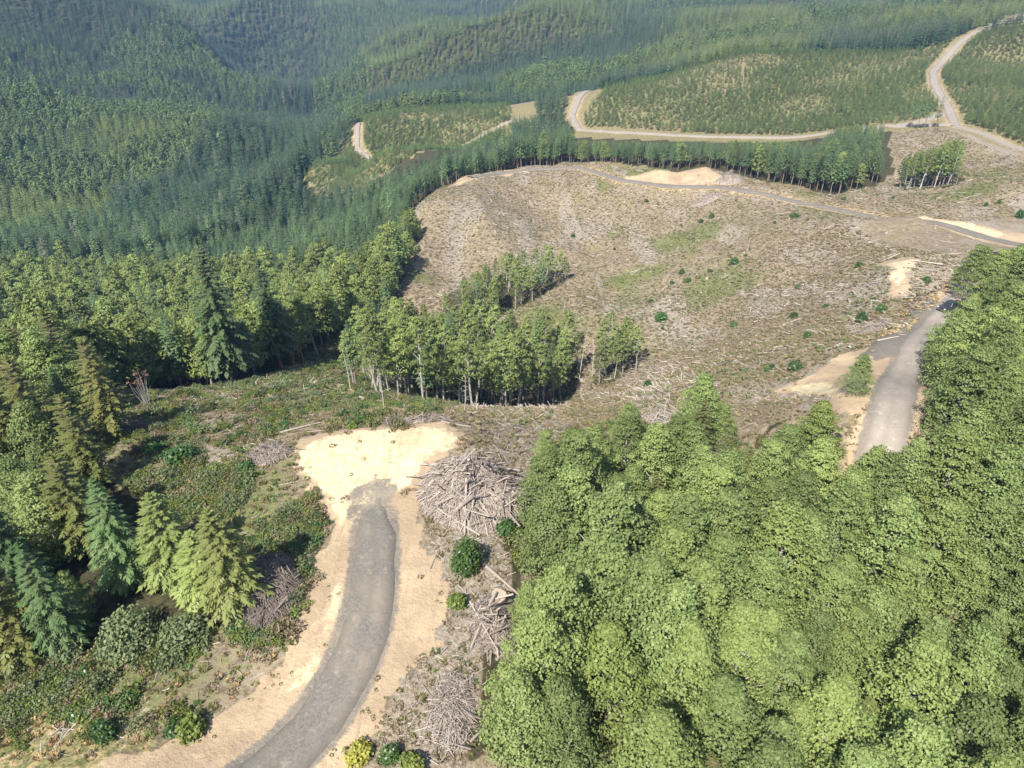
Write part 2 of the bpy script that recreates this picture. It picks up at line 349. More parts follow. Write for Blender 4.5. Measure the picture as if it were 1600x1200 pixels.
# pads of bare gravel or dirt, flattened like the roads
LAND = wpoly([(458, 690), (560, 668), (700, 666), (728, 680), (690, 725), (655, 760), (640, 800), (610, 800), (560, 790), (500, 760), (475, 730)])
H1 = H0.copy(); RD = np.full(H0.shape, 1e9)                             # RD: distance to the nearest road edge
for (nm, px, w, mt, it), p in zip(ROADS, PATHS):
    zr = hs0(p[:, 0], p[:, 1])
    for _ in range(60): zr[1:-1] = zr[1:-1] * .5 + .25 * (zr[:-2] + zr[2:])
    m = (MX > p[:, 0].min() - 25) & (MX < p[:, 0].max() + 25) & (MY > p[:, 1].min() - 25) & (MY < p[:, 1].max() + 25)
    ii = np.nonzero(m.ravel())[0]; X = MX.ravel()[ii]; Y = MY.ravel()[ii]
    for a in range(0, len(ii), 8000):
        k = ii[a:a + 8000]; d2 = (X[a:a + 8000, None] - p[None, :, 0]) ** 2 + (Y[a:a + 8000, None] - p[None, :, 1]) ** 2
        j = d2.argmin(1); d = np.sqrt(d2[np.arange(len(k)), j]) - w / 2
        RD.ravel()[k] = np.minimum(RD.ravel()[k], d)
        f = np.clip(1 - (d - .6) / (3 + w * .5), 0, 1); f = f * f * (3 - 2 * f)
        H1.ravel()[k] = H1.ravel()[k] * (1 - f) + zr[j] * f
onl = inpoly(MX, MY, LAND)

CLEAR = wpoly([(-60, 1290), (-60, 1085), (60, 1035), (180, 1020), (300, 1000), (340, 940), (320, 860), (270, 800), (200, 760), (150, 715), (145, 660), (220, 625), (320, 608, 128), (370, 592, 152), (440, 570, 172), (500, 540, 197), (545, 512, 220),
 (600, 480, 240), (625, 450, 256), (640, 400, 280), (648, 370, 295), (630, 345, 310), (660, 310, 333), (700, 290, 350), (750, 270, 372), (830, 258, 385), (900, 258, 380), (965, 270, 362), (1050, 272, 350), (1130, 266, 345), (1190, 285, 325), (1250, 300, 308), (1310, 306, 300),
 (1370, 285, 315), (1400, 262, 330), (1392, 225, 370), (1392, 205, 395), (1480, 205, 395), (1600, 245, 340), (1700, 280, 300), (1700, 400, 190), (1560, 395, 190), (1510, 400, 178), (1485, 440, 155), (1478, 490, 138), (1445, 560, 112), (1408, 680, 88), (1345, 690, 90), (1290, 650, 100), (1180, 690, 98),
 (1100, 640, 115), (1000, 660, 112), (900, 670, 105), (830, 720, 88), (835, 800, 77), (800, 840, 73), (800, 950, 64), (760, 1050, 58), (730, 1300, 50)])
STAND = wpoly([(830, 720, 88), (900, 670, 105), (1000, 660, 112), (1100, 640, 115), (1180, 690, 98), (1290, 650, 100), (1345, 690, 90), (1372, 745, 81), (1425, 690, 88), (1460, 580, 110), (1492, 500, 137), (1505, 450, 154), (1520, 425, 164), (1580, 425, 164), (1760, 430, 158), (2100, 800, 95), (2100, 1300, 62), (740, 1300, 50), (775, 1050, 58), (810, 950, 64), (810, 840, 73), (840, 800, 77)])
PLANT = wpoly([(908, 200, 508), (915, 185, 530), (950, 150, 565), (1000, 125, 585), (1060, 105, 600), (1150, 94, 606), (1300, 90, 590), (1440, 84, 572), (1490, 72, 575), (1600, 66, 590), (1760, 60, 600), (1760, 290, 315), (1600, 232, 350), (1540, 208, 382), (1490, 190, 405), (1400, 191, 418), (1290, 205, 447), (1180, 208, 467), (1060, 208, 482), (960, 206, 500)])
PLANT2 = wpoly([(470, 268, 500), (520, 225, 540), (545, 200, 575), (560, 182, 620), (640, 172, 620), (790, 162, 620), (800, 190, 560), (780, 215, 510), (700, 232, 480), (640, 250, 455), (560, 275, 445)])
BARE = wpoly([(1515, 66, 600), (1560, 46, 640), (1700, 28, 730), (1760, 64, 610)])
PADFRONT = wpoly([(735, 222, 490), (755, 165, 610), (935, 165, 610), (900, 208, 500)])
PAD = wpoly([(770, 170, 600), (790, 156, 640), (860, 154, 655), (925, 152, 650), (930, 168, 600), (905, 178, 575), (860, 172, 590), (800, 172, 595)])
GULLY = wpoly([(552, 640, 148), (556, 560, 190), (600, 500, 225), (690, 500, 236), (760, 520, 232), (820, 530, 228), (885, 530, 226), (910, 560, 215), (890, 600, 198), (840, 630, 178), (770, 645, 160), (660, 652, 148)])
GULLY2 = wpoly([(925, 590, 205), (935, 550, 225), (985, 540, 228), (1000, 575, 212), (960, 590, 205)])
GROVE = wpoly([(690, 500, 240), (700, 470, 255), (760, 445, 268), (840, 425, 275), (893, 425, 272), (880, 450, 262), (820, 480, 248), (760, 500, 240), (730, 512, 235)])
POCKET = wpoly([(1400, 292, 300), (1420, 262, 330), (1470, 250, 345), (1508, 268, 325), (1500, 303, 290), (1450, 302, 292)])
DIRT = [wpoly(p) for p in (
 [(458, 690), (560, 667), (700, 665), (728, 680), (690, 725), (655, 770), (660, 830), (690, 880), (700, 940), (690, 1010), (640, 1040), (610, 1100), (560, 1220), (350, 1300), (60, 1300), (150, 1180), (330, 1120), (430, 1050), (480, 950), (485, 880), (520, 820), (500, 770), (470, 730)],
 [(1205, 612), (1260, 590), (1320, 550), (1395, 540), (1420, 555), (1378, 600), (1345, 650), (1300, 645), (1285, 618)],
 [(1368, 412), (1420, 402), (1445, 404), (1422, 428), (1425, 462), (1392, 466), (1392, 440)],
 [(1385, 338, 262), (1440, 338, 255), (1500, 350, 240), (1590, 362, 222), (1640, 395, 195), (1540, 385, 210), (1480, 366, 228)],
 [(690, 300, 340), (750, 270, 368), (820, 262, 374), (830, 275, 362), (770, 285, 352), (720, 310, 335)],
 [(960, 278, 350), (1050, 272, 350), (1110, 268, 345), (1160, 288, 325), (1060, 292, 330)],
 [(1560, 60, 610), (1640, 40, 680), (1640, 70, 600)])]
# paler, yellower subsoil where the landing was scraped and along the left edge of the road
FAN = wpoly([(548, 830), (552, 785), (562, 755), (590, 740), (612, 760), (618, 800), (618, 850)])      # where the gravel thins out into the landing
PALE = [wpoly(p) for p in ([(470, 700), (560, 674), (690, 672), (715, 685), (670, 720), (640, 770), (590, 775), (565, 800), (548, 860), (553, 900), (540, 960), (515, 1010), (470, 1080), (445, 1075), (500, 1000), (525, 940), (535, 880), (530, 820), (520, 770), (480, 730)],
 [(1390, 340, 260), (1450, 342, 252), (1500, 352, 238), (1580, 365, 220), (1540, 380, 212), (1460, 358, 235)], [(1375, 415), (1430, 405), (1415, 440), (1400, 462)], [(1220, 606), (1290, 595), (1320, 610), (1310, 635)])]
rough = np.where(inpoly(MX, MY, CLEAR) | inpoly(MX, MY, STAND), 1.0, .4)
calm = np.clip((RD - .5) / 5, 0, 1) * np.where(onl, 0.05, 1)
HF = H1 + calm * rough * ((fbm(MX, MY, 9, 2, 3) - .5) * 1.5 + (vnoise(MX, MY, 1.7, 4) - .5) * .28)
HF += calm * np.clip((MY - 170) / 60, 0, 1) * np.clip((420 - MY) / 60, 0, 1) * (1 - np.abs(2 * fbm(MX * 1.3, MY * .6, 26, 6, 2) - 1) - .7) * 4.0      # rills and benches of the logged hill
HF += np.clip((DD - 300) / 300, 0, 1) * calm * (fbm(MX, MY, 60, 5, 2) - .5) * 5
hs = sampler(HF)

# zone weights per vertex
jx = MX + (fbm(MX, MY, 5, 1, 2) - .5) * 3.2; jy = MY + (fbm(MX, MY, 5, 6, 2) - .5) * 3.2
isclear = inpoly(jx, jy, CLEAR); isplant = inpoly(jx, jy, PLANT) | inpoly(jx, jy, PLANT2)
gul = inpoly(jx, jy, GULLY) | inpoly(jx, jy, GULLY2) | inpoly(jx, jy, GROVE) | inpoly(jx, jy, POCKET)
dirt = np.zeros(MX.shape)
for d in DIRT: dirt[inpoly(jx, jy, d)] = 1
dirt = np.maximum(dirt, np.clip(1 - (RD - .3) / (1.3 + DD * .010), 0, 1) * np.where(DD > 180, .55, .8)) * np.where(np.hypot(MX, MY) > 1e5, 0, 1)
green = np.clip((fbm(MX, MY, 26, 2, 4) - .44) * 2.2, 0, .8)
u_, v_, d_ = proj(MX, MY, HF)
green = np.where(isclear & (MX < -14) & (MY > 84) & (MY < 185), np.maximum(green, .72), green)      # the damp slope behind the landing is greener
green = np.where(isclear & (MX > 40) & (MY < 260), np.minimum(green * .9 + .04, .7), green)
green = np.where((MY < 62) & (MX > -12), green * .6, green)
green = np.where(isclear & (MY > 250) & (MX < 40), green * .45, green)
plug = np.where(isplant, .8, 0.)
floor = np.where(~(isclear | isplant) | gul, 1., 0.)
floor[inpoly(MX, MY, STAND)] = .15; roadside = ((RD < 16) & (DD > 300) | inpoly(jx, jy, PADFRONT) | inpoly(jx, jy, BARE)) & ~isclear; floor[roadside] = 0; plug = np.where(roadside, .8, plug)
litter = np.clip((fbm(MX * 1.8, MY * .6, 17, 5, 4) - np.where(MY < 84, np.where(MX < -12, .55, .45), .52)) * 5, 0, 1) * isclear
dry = np.clip(1 - (RD - 1) / 6, 0, 1) * isclear * .55 * (DD > 95) + np.where(isclear & (MY < 46) & (MX < -14), np.clip((fbm(MX, MY, 8, 4, 3) - .42) * 2.2, 0, .45), 0)
pad = inpoly(jx, jy, PAD)
pale = np.zeros(MX.shape)
for q in PALE: pale[inpoly(jx, jy, q)] = 1
for _ in range(3): pale[1:-1, 1:-1] = (pale[:-2, 1:-1] + pale[2:, 1:-1] + pale[1:-1, :-2] + pale[1:-1, 2:]) / 4
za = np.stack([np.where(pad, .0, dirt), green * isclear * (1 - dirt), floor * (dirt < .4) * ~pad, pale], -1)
zb = np.stack([np.maximum(dry, 0), plug, np.where(pad, 1, litter), np.ones_like(dirt)], -1)
nx, ny = len(GX), len(GY)
idx = (np.arange(ny - 1)[:, None] * nx + np.arange(nx - 1)[None]).ravel()
gme = bpy.data.meshes.new('ground')
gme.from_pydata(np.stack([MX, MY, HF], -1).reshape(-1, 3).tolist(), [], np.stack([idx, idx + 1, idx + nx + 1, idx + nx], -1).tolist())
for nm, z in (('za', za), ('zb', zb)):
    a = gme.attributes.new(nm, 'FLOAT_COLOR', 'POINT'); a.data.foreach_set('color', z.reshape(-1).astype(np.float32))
zc = np.where(DD < 220, np.clip(.75 - RD / 1.1, 0, 1), 0); zc[inpoly(jx, jy, FAN)] = .62
a = gme.attributes.new('zc', 'FLOAT', 'POINT'); a.data.foreach_set('value', zc.reshape(-1).astype(np.float32))
gme.materials.append(M['ground']); gme.polygons.foreach_set('use_smooth', np.ones(len(gme.polygons), bool)); gme.update()
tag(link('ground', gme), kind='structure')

def ribbon(name, p, w, mat, taper=0):
    n = len(p); t = norm(np.gradient(p, axis=0)); q = np.stack([-t[:, 1], t[:, 0]], 1)
    prof = np.array([-1.0, -.86, -.55, -.3, 0, .3, .55, .86, 1.0]); tn = np.array([1, .9, .25, .0, .45, .0, .25, .9, 1])
    s = np.arange(n); dist = np.hypot(p[:, 0], p[:, 1])
    lift = .10 + dist * .0011
    V = []; T = []
    for e, tt in zip(prof, tn):
        ww = w / 2 * (1 + .24 * (fbm(s * .6, np.full(n, 50. * np.sign(e) + 9), 4, 3, 4) - .5) * 2)
        if taper: ww = ww * np.clip((n - s) / taper, .5, 1) ** .5
        x = p + q * (e * ww)[:, None]
        edge = np.where(abs(e) > .99, -.12 - dist * .001, np.where(abs(e) > .8, lift * .5, lift + .05 * (1 - abs(e))))
        if taper: edge = edge - np.clip((9 - (n - s)) / 9, 0, 1) * .3 * (.5 + vnoise(x[:, 0], x[:, 1], .9, 2))
        V.append(np.c_[x, hs(x[:, 0], x[:, 1]) + edge]); T.append(np.full(n, float(tt)))
    V = np.stack(V, 1); k = len(prof); i = (np.arange(n - 1)[:, None] * k + np.arange(k - 1)[None]).ravel()
    g = Geo(); g.add(V.reshape(-1, 3), np.stack([i, i + 1, i + k + 1, i + k], -1)[:, ::-1], np.stack(T, 1).ravel())
    return tag(link(name, g.mesh(name, mat, smooth=True)), kind='structure')
for (nm, px, w, mt, it), p in zip(ROADS, PATHS): ribbon(nm, p, w, M[mt], 12 if px[0][1] == 1330 else 0)
def drape(name, poly, mat, st, lift):
    P = np.array(poly); xs = np.arange(P[:, 0].min(), P[:, 0].max() + st, st); ys = np.arange(P[:, 1].min(), P[:, 1].max() + st, st)
    X, Y = np.meshgrid(xs, ys); ins = inpoly(X + (vnoise(X, Y, 3, 1) - .5) * 2.0, Y + (vnoise(X, Y, 3, 2) - .5) * 2.0, poly)
    near = np.zeros_like(ins)
    for a in (-1, 0, 1):
        for b in (-1, 0, 1): near |= np.roll(np.roll(ins, a, 0), b, 1)
    Z = hs(X, Y) + np.where(ins, lift, -.15 - lift); k = len(xs)
    i = (np.arange(len(ys) - 1)[:, None] * k + np.arange(k - 1)[None])
    keep = ins[:-1, :-1] | ins[1:, :-1] | ins[:-1, 1:] | ins[1:, 1:]
    i = i[keep]; g = Geo(); g.add(np.stack([X, Y, Z], -1).reshape(-1, 3), np.stack([i, i + 1, i + k + 1, i + k], -1), .5)
    return tag(link(name, g.mesh(name, mat, smooth=True)), kind='structure')
drape('gravel_turnout', wpoly([(1338, 562), (1395, 528), (1420, 498), (1422, 478), (1442, 474), (1466, 488), (1452, 525), (1410, 560), (1370, 572)]), M['gravel'], .6, .10)
drape('gravel_pad', PAD, M['gravel'], 3.0, .4)

# ---------------------------------------------------------------- plant prototypes
def curve_pts(a, b, n=5, bend=.06):
    a = np.array(a, float); b = np.array(b, float); L = np.linalg.norm(b - a); t = np.linspace(0, 1, n)[:, None]
    o = RNG.normal(0, bend * L, 3); return a + (b - a) * t + o * (t * (1 - t) * 2)
def clump(g, c, r, n, leaf, flat=.75, low=-.35):
    u = RNG.normal(0, 1, (n * 2, 3)); u = norm(u); u = u[u[:, 2] > low][:n]; n = len(u)
    rr = r * rv(n, .5, 1.15)[:, None]; p = np.asarray(c) + u * rr * [1, 1, flat]
    nrm = norm(u * .8 + [0, 0, .5] + RNG.normal(0, .55, (n, 3)))
    d = norm(np.cross(nrm, RNG.normal(0, 1, (n, 3))) + [0, 0, -.25])
    s = leaf * rv(n, .65, 1.3); ct = RNG.random()
    g.kites(p - d * s[:, None] * .5, d, nrm, s, s * .78, np.clip(ct * .55 + RNG.random(n) * .6, 0, 1))
def alder(h, r, base, ncl, nleaf, leaf, lean=.3, rt=.014, csz=.36, pw=.62, fl=(.5, .85)):
    tr = Geo(); cr = Geo()
    top = np.array([RNG.normal(0, lean), RNG.normal(0, lean), h * .95])
    P = curve_pts((0, 0, -.6), top, 8, .03); tr.tube(P, np.linspace(h * rt, h * rt * .2, 8), 6)
    ga = RNG.random() * 6
    for i in range(ncl):
        t = ((i + .5) / ncl) ** .85; z = h * (base + (1 - base) * t)
        R = r * (1 - t) ** pw * (1.0 if t > .18 else .55 + 2.5 * t) + .1; ga += 2.4
        q = R * (RNG.uniform(.25, 1.05) ** .5) * (1.3 if RNG.random() < .2 else 1)
        ax = np.array([np.interp(z, P[:, 2], P[:, 0]), np.interp(z, P[:, 2], P[:, 1]), z])
        c = ax + [math.cos(ga) * q, math.sin(ga) * q, RNG.normal(0, .25)]
        cs = r * csz * RNG.uniform(.5, 1.3) * (1 - .35 * t)
        clump(cr, c, cs, nleaf, leaf, RNG.uniform(*fl))
        if i % 2 == 0:
            zb = max(h * base * .8, z - q * .9 - .5); b = [np.interp(zb, P[:, 2], P[:, 0]), np.interp(zb, P[:, 2], P[:, 1]), zb]
            tr.tube(curve_pts(b, c, 4, .08), np.linspace(h * rt * .35, .02, 4), 4)
    n = int(ncl * nleaf * .15); t = RNG.random(n) ** 1.1; z = h * (base + (1 - base) * t); a = RNG.random(n) * 6.283      # loose outer leaves between the clumps
    q = (r * (1 - t) ** pw * np.where(t > .18, 1.0, .55 + 2.5 * t) + .3) * rv(n, .75, 1.22)
    p = np.stack([np.interp(z, P[:, 2], P[:, 0]) + np.cos(a) * q, np.interp(z, P[:, 2], P[:, 1]) + np.sin(a) * q, z], 1)
    nr = norm(np.stack([np.cos(a), np.sin(a), np.full(n, .9)], 1) + RNG.normal(0, .4, (n, 3))); d = norm(np.cross(nr, RNG.normal(0, 1, (n, 3))))
    cr.kites(p, d, nr, leaf * rv(n, .7, 1.3), leaf * .75)
    for i in range(int(h * .25)):                                   # bare lower limbs
        z = h * RNG.uniform(.15, max(.2, base)); a = RNG.random() * 6.28; L = RNG.uniform(.06, .16) * h
        b = [np.interp(z, P[:, 2], P[:, 0]), np.interp(z, P[:, 2], P[:, 1]), z]
        tr.tube(curve_pts(b, [b[0] + math.cos(a) * L, b[1] + math.sin(a) * L, z + L * .6], 4, .1), np.linspace(.05, .015, 4), 4)
    return tr, cr
def conifer(h, r, base, nwh, nbr, npair, droop=.45, shape=.85, spray=.34, rt=.013, wid=.5, gap=0.0, rise=.15):
    tr = Geo(); cr = Geo()
    P = curve_pts((0, 0, -.6), (RNG.normal(0, .15), RNG.normal(0, .15), h), 7, .012); tr.tube(P, np.linspace(h * rt, .02, 7), 6)
    B = []; D = []; NN = []; L_ = []; Wd = []; T = []
    for i in range(nwh):
        t = (i + RNG.random() * .7) / nwh; z = h * (base + (1 - base) * t); a0 = RNG.random() * 6.28; lt = RNG.random()
        for j in range(nbr):
            if RNG.random() < gap: continue
            a = a0 + j * 6.283 / nbr + RNG.normal(0, .2); L = r * ((1 - t) ** shape) * RNG.uniform(.7, 1.12) + .12
            if t < .12: L *= .6 + 3 * t
            o = np.array([np.interp(z, P[:, 2], P[:, 0]), np.interp(z, P[:, 2], P[:, 1]), z]); rad = np.array([math.cos(a), math.sin(a), 0.])
            sd = np.array([-math.sin(a), math.cos(a), 0.]); dr = droop * RNG.uniform(.7, 1.3) * (1 - .6 * t); ri = rise + .35 * t
            def pt(s): return o + rad * L * s + np.array([0, 0, L * (ri * s - dr * s * s)])
            if npair == 0:
                B.append(o); D.append(pt(1) - o); NN.append([rad[0] * .3, rad[1] * .3, 1]); L_.append(L * 1.05); Wd.append(L * wid); T.append(.5 * lt + .5 * RNG.random()); continue
            for k in range(npair):
                s = (k + .6) / npair; p = pt(s * .92)
                for sg in (-1, 1):
                    d = rad * .75 + sd * sg * .8 + np.array([0, 0, ri - 2 * dr * s - .15 + RNG.normal(0, .12)])
                    B.append(p); D.append(d); NN.append(np.array([rad[0] * .25, rad[1] * .25, 1]) + RNG.normal(0, .22, 3)); l = (spray * L * (1.15 - .55 * s) + .12) * RNG.uniform(.75, 1.2)
                    L_.append(l); Wd.append(l * wid); T.append(.5 * lt + .5 * RNG.random())
            B.append(pt(.8)); D.append(pt(1) - pt(.8)); NN.append([rad[0] * .3, rad[1] * .3, 1]); l = .32 * L + .12; L_.append(l); Wd.append(l * wid); T.append(.5 * lt + .5 * RNG.random())
            if npair > 2 and L > .8: tr.tube(np.array([o, pt(.4), pt(.85)]), [.05, .03, .012], 4)
    cr.kites(np.array(B), np.array(D), np.array(NN, float), np.array(L_), np.array(Wd), np.array(T))
    B = np.array([[P[-1, 0], P[-1, 1], h * .93]] * 4); a = np.arange(4) * 1.571
    cr.kites(B, np.stack([np.cos(a) * .12, np.sin(a) * .12, np.ones(4)], 1), np.stack([np.cos(a), np.sin(a), np.zeros(4)], 1), h * .07 + .25, .18 + .05 * r)
    for i in range(int(base * h * 1.0)):                            # dead lower branches
        z = h * RNG.uniform(.08, base + .02); a = RNG.random() * 6.28; L = r * RNG.uniform(.25, .6)
        tr.tube(np.array([[0, 0, z], [math.cos(a) * L, math.sin(a) * L, z - L * .15]]), [.03, .008], 3)
    return tr, cr
def snag(h, nb, r=.014, bl=.14):
    tr = Geo(); P = curve_pts((0, 0, -.5), (RNG.normal(0, .3), RNG.normal(0, .3), h), 6, .03); tr.tube(P, np.linspace(h * r, .03, 6), 6)
    for i in range(nb):
        z = h * RNG.uniform(.3, .97); a = RNG.random() * 6.28; L = h * bl * RNG.uniform(.5, 1.1) * (1.15 - z / h)
        o = [np.interp(z, P[:, 2], P[:, 0]), np.interp(z, P[:, 2], P[:, 1]), z]
        tr.tube(curve_pts(o, [o[0] + math.cos(a) * L, o[1] + math.sin(a) * L, z + L * RNG.uniform(-.2, .7)], 4, .1), np.linspace(.035, .01, 4), 4)
    return tr
def bush(r, h, ncl, nleaf, leaf):
    cr = Geo(); tr = Geo()
    for i in range(ncl):
        a = i * 2.4; t = (i + .5) / ncl; q = r * .62 * math.sqrt(1 - t * .9) * RNG.uniform(.6, 1.1); z = h * (.18 + .62 * t)
        c = [math.cos(a) * q, math.sin(a) * q, z]; clump(cr, c, r * .48 * RNG.uniform(.8, 1.2), nleaf, leaf, .85, -.8)
        if i % 2 == 0: tr.tube(curve_pts((0, 0, -.2), c, 4, .1), np.linspace(.035 * r, .01, 4), 4)
    return tr, cr
def tuft(n, r, h, leaf, flat=False):
    g = Geo(); a = RNG.random(n) * 6.283; q = r * np.sqrt(RNG.random(n)) * .8
    b = np.stack([np.cos(a) * q * .6, np.sin(a) * q * .6, RNG.random(n) * h * (.25 if not flat else .6)], 1)
    d = np.stack([np.cos(a) * .7, np.sin(a) * .7, rv(n, .25, 1.3)], 1)
    g.kites(b, d, np.stack([-np.cos(a) * .5, -np.sin(a) * .5, np.ones(n)], 1) + RNG.normal(0, .35, (n, 3)), leaf * rv(n, .6, 1.3), leaf * .42); return g
def stickgeo(L, r, bend=.05, k=6, n=4, tip=.45):
    g = Geo(); g.tube(curve_pts((-L / 2, 0, 0), (L / 2, 0, 0), n, bend), np.linspace(r, r * tip, n), k, RNG.random()); return g

class Kind:
    """one plant form: a trunk mesh, a crown mesh and both joined for the far forest"""
    def __init__(s, name, tr, cr, tm, cm, h):
        s.h = h; s.tm = tr.mesh('trunk', tm) if tr.n else None; s.cm = cr.mesh('crown', cm)
        nt_ = sum(len(f) for f in tr.f); g = Geo().join(tr).join(cr) if tr.n else cr; nf = sum(len(f) for f in g.f)
        mi = np.ones(nf, int); mi[:nt_] = 0
        s.jm = g.mesh(name, None, [tm, cm], mi)
K = {}
K['alder'] = [Kind('alder', *alder(11.5 + .8 * i, 4.3 + .25 * (i % 3), .10, 66, 165, .27, .5, csz=.30, pw=.74, fl=(.28, .55)), M['bark_pale'], M['alder'], 11.5 + .8 * i) for i in range(5)]
K['alder_y'] = [Kind('alder', *alder(10, 3.8, .12, 54, 160, .27, .5, csz=.30, pw=.7, fl=(.28, .55)), M['bark_pale'], M['yellow'], 10)]
K['alder_mid'] = [Kind('alder', *alder(15.5 + i, 2.5 + .25 * (i % 3), .42, 24, 56, .44, .9, .013, .34), M['bark_pale'], M['alder_far'], 15.5 + i) for i in range(4)]
K['alder_valley'] = [Kind('alder', *alder(13.5 + i, 3.9 + .3 * (i % 3), .26, 40, 56, .50, .7, .012, .31), M['bark_pale'], M['alder_far'], 13.5 + i) for i in range(4)]
K['mossy'] = [Kind('conifer', *conifer(24 + 3 * i, 3.6, .2, 24, 7, 3, .5, .6, .34, wid=.5, gap=.3), M['bark_pale'], M['mossy'], 24 + 3 * i) for i in range(2)]
K['alder_far'] = [Kind('alder', *alder(12 + i, 3.3, .25, 16, 26, .85, .6, .011, .40), M['bark_pale'], M['alder_dist'], 12 + i) for i in range(3)]
K['conifer_mid'] = [Kind('conifer', *conifer(17 + i, 2.8 + .2 * (i % 2), .40 - .06 * (i % 3), 18, 7, 2, .5, .7, .40), M['bark_brown'], M['conifer'], 17 + i) for i in range(4)]
K['conifer_far'] = [Kind('conifer', *conifer(13.5 + i, 2.7, .12, 13, 7, 1, .4, .75, .55, wid=.62), M['bark_brown'], M['conifer_shaded_blue'], 13.5 + i) for i in range(4)]
K['conifer_sunlit'] = [Kind('conifer', *conifer(13 + i, 2.7, .12, 13, 7, 1, .4, .75, .55, wid=.62), M['bark_brown'], M['conifer_sunlit'], 13 + i) for i in range(3)]
K['conifer_near'] = [Kind('conifer', *conifer(13 + 2 * i, 3.0, .10, 26, 9, 8, .55, .8, .25, wid=.36), M['bark_brown'], M['cedar'], 13 + 2 * i) for i in range(2)]
K['hemlock'] = [Kind('conifer', *conifer(9 + i, 2.6, .03, 28, 9, 8, .5, .6, .23, wid=.36, rise=.3), M['bark_brown'], M['hemlock'], 9 + i) for i in range(2)]
K['ragged'] = [Kind('conifer', *conifer(15 + i, 3.6, .14, 22, 7, 6, .35, .55, .26, wid=.45, gap=.12), M['bark_brown'], M['ragged'], 15 + i) for i in range(2)]
K['big_conifer'] = [Kind('conifer', *conifer(33, 6.6, .16, 36, 9, 7, .5, .75, .24, wid=.5, gap=.12), M['bark_brown'], M['conifer_dark'], 33)]
K['sapling'] = [Kind('sapling', *conifer(4.6 + .5 * i, 1.35, .04, 9, 7, 1, .1, .8, .55, wid=.6, rt=.012, rise=.45), M['bark_brown'], M['sapling'], 4.6 + .5 * i) for i in range(3)]
K['bush'] = [Kind('bush', *bush(1.6, 2.4, 22, 60, .34), M['dead_dark'], M['bush'], 2.4), Kind('bush', *bush(1.5, 1.9, 16, 60, .34), M['dead_dark'], M['bush'], 1.9)]
K['bush_near'] = [Kind('bush', *bush(2.0, 3.2, 34, 110, .27), M['dead_dark'], M['bush'], 3.2)]
K['bush_bright'] = [Kind('bush', *bush(1.0, 1.2, 14, 60, .26), M['dead_dark'], M['fern'], 1.2)]
K['willow'] = [Kind('bush', *bush(2.6, 3.4, 26, 90, .26), M['dead'], M['willow'], 3.4), Kind('bush', *bush(2.2, 2.8, 22, 90, .26), M['dead'], M['willow'], 2.8)]
K['flower'] = [Kind('bush', *bush(.9, 1.0, 14, 60, .2), M['dead_dark'], M['flower'], 1.0)]

# ---------------------------------------------------------------- scattering the forest
SX, SY = 0.0, 0.0
def band(lo, hi, sp_, left=.16, right=.10):
    """jittered grid points whose distance in y lies in [lo, hi), inside the view and a margin"""
    y = np.arange(lo, hi, sp_ * .87); m = hi * 1.05 + 60
    x = np.arange(-m, m, sp_); X, Y = np.meshgrid(x, y); X = X + (np.arange(len(y)) % 2)[:, None] * sp_ / 2
    X = X + RNG.uniform(-.5, .5, X.shape) * sp_; Y = Y + RNG.uniform(-.5, .5, Y.shape) * sp_
    X = X.ravel(); Y = Y.ravel(); z = hs(X, Y); u, v, d = proj(X, Y, z + 8); d0 = np.maximum(d, 1)
    k = (u > -430 - 26000 / d0) & (u < 1980 + 20000 / d0) & (v < 1420)
    return X[k], Y[k]
rdist = sampler(np.minimum(RD, 60))
def paths_ok(x, y, m): return rdist(x, y) > m
TREES = []                     # (kind, variant, x, y, scale, stand)
def addtrees(kind, x, y, smin, smax, stand, hf=None):
    x = np.atleast_1d(x); y = np.atleast_1d(y); n = len(x)
    s = rv(n, smin, smax) if hf is None else hf
    vi = RNG.integers(0, len(K[kind]), n)
    TREES.extend(zip([kind] * n, vi.tolist(), x.tolist(), y.tolist(), s.tolist(), [stand] * n))
BROAD = wpoly([(-200, 398), (120, 400), (260, 405), (420, 400), (520, 385), (570, 470), (480, 545), (330, 600), (200, 640), (-200, 640)], 14)
BROAD2 = wpoly([(490, 150), (500, 80), (560, 70), (570, 120), (560, 175), (520, 185)], 14)
MIXED = wpoly([(-100, 260), (100, 110), (250, 110), (430, 170), (470, 210), (300, 270), (100, 300)], 14)
OLD = wpoly([(-200, 400), (60, 372), (190, 300), (300, 235), (430, 165), (530, 175), (490, 250), (430, 300), (330, 385), (180, 400)], 12)      # dark old timber along the creek
def near_block(x, y): return inpoly(x, y, CLEAR) | inpoly(x, y, STAND) | inpoly(x, y, PLANT) | inpoly(x, y, PLANT2) | inpoly(x, y, PAD) | inpoly(x, y, BARE)
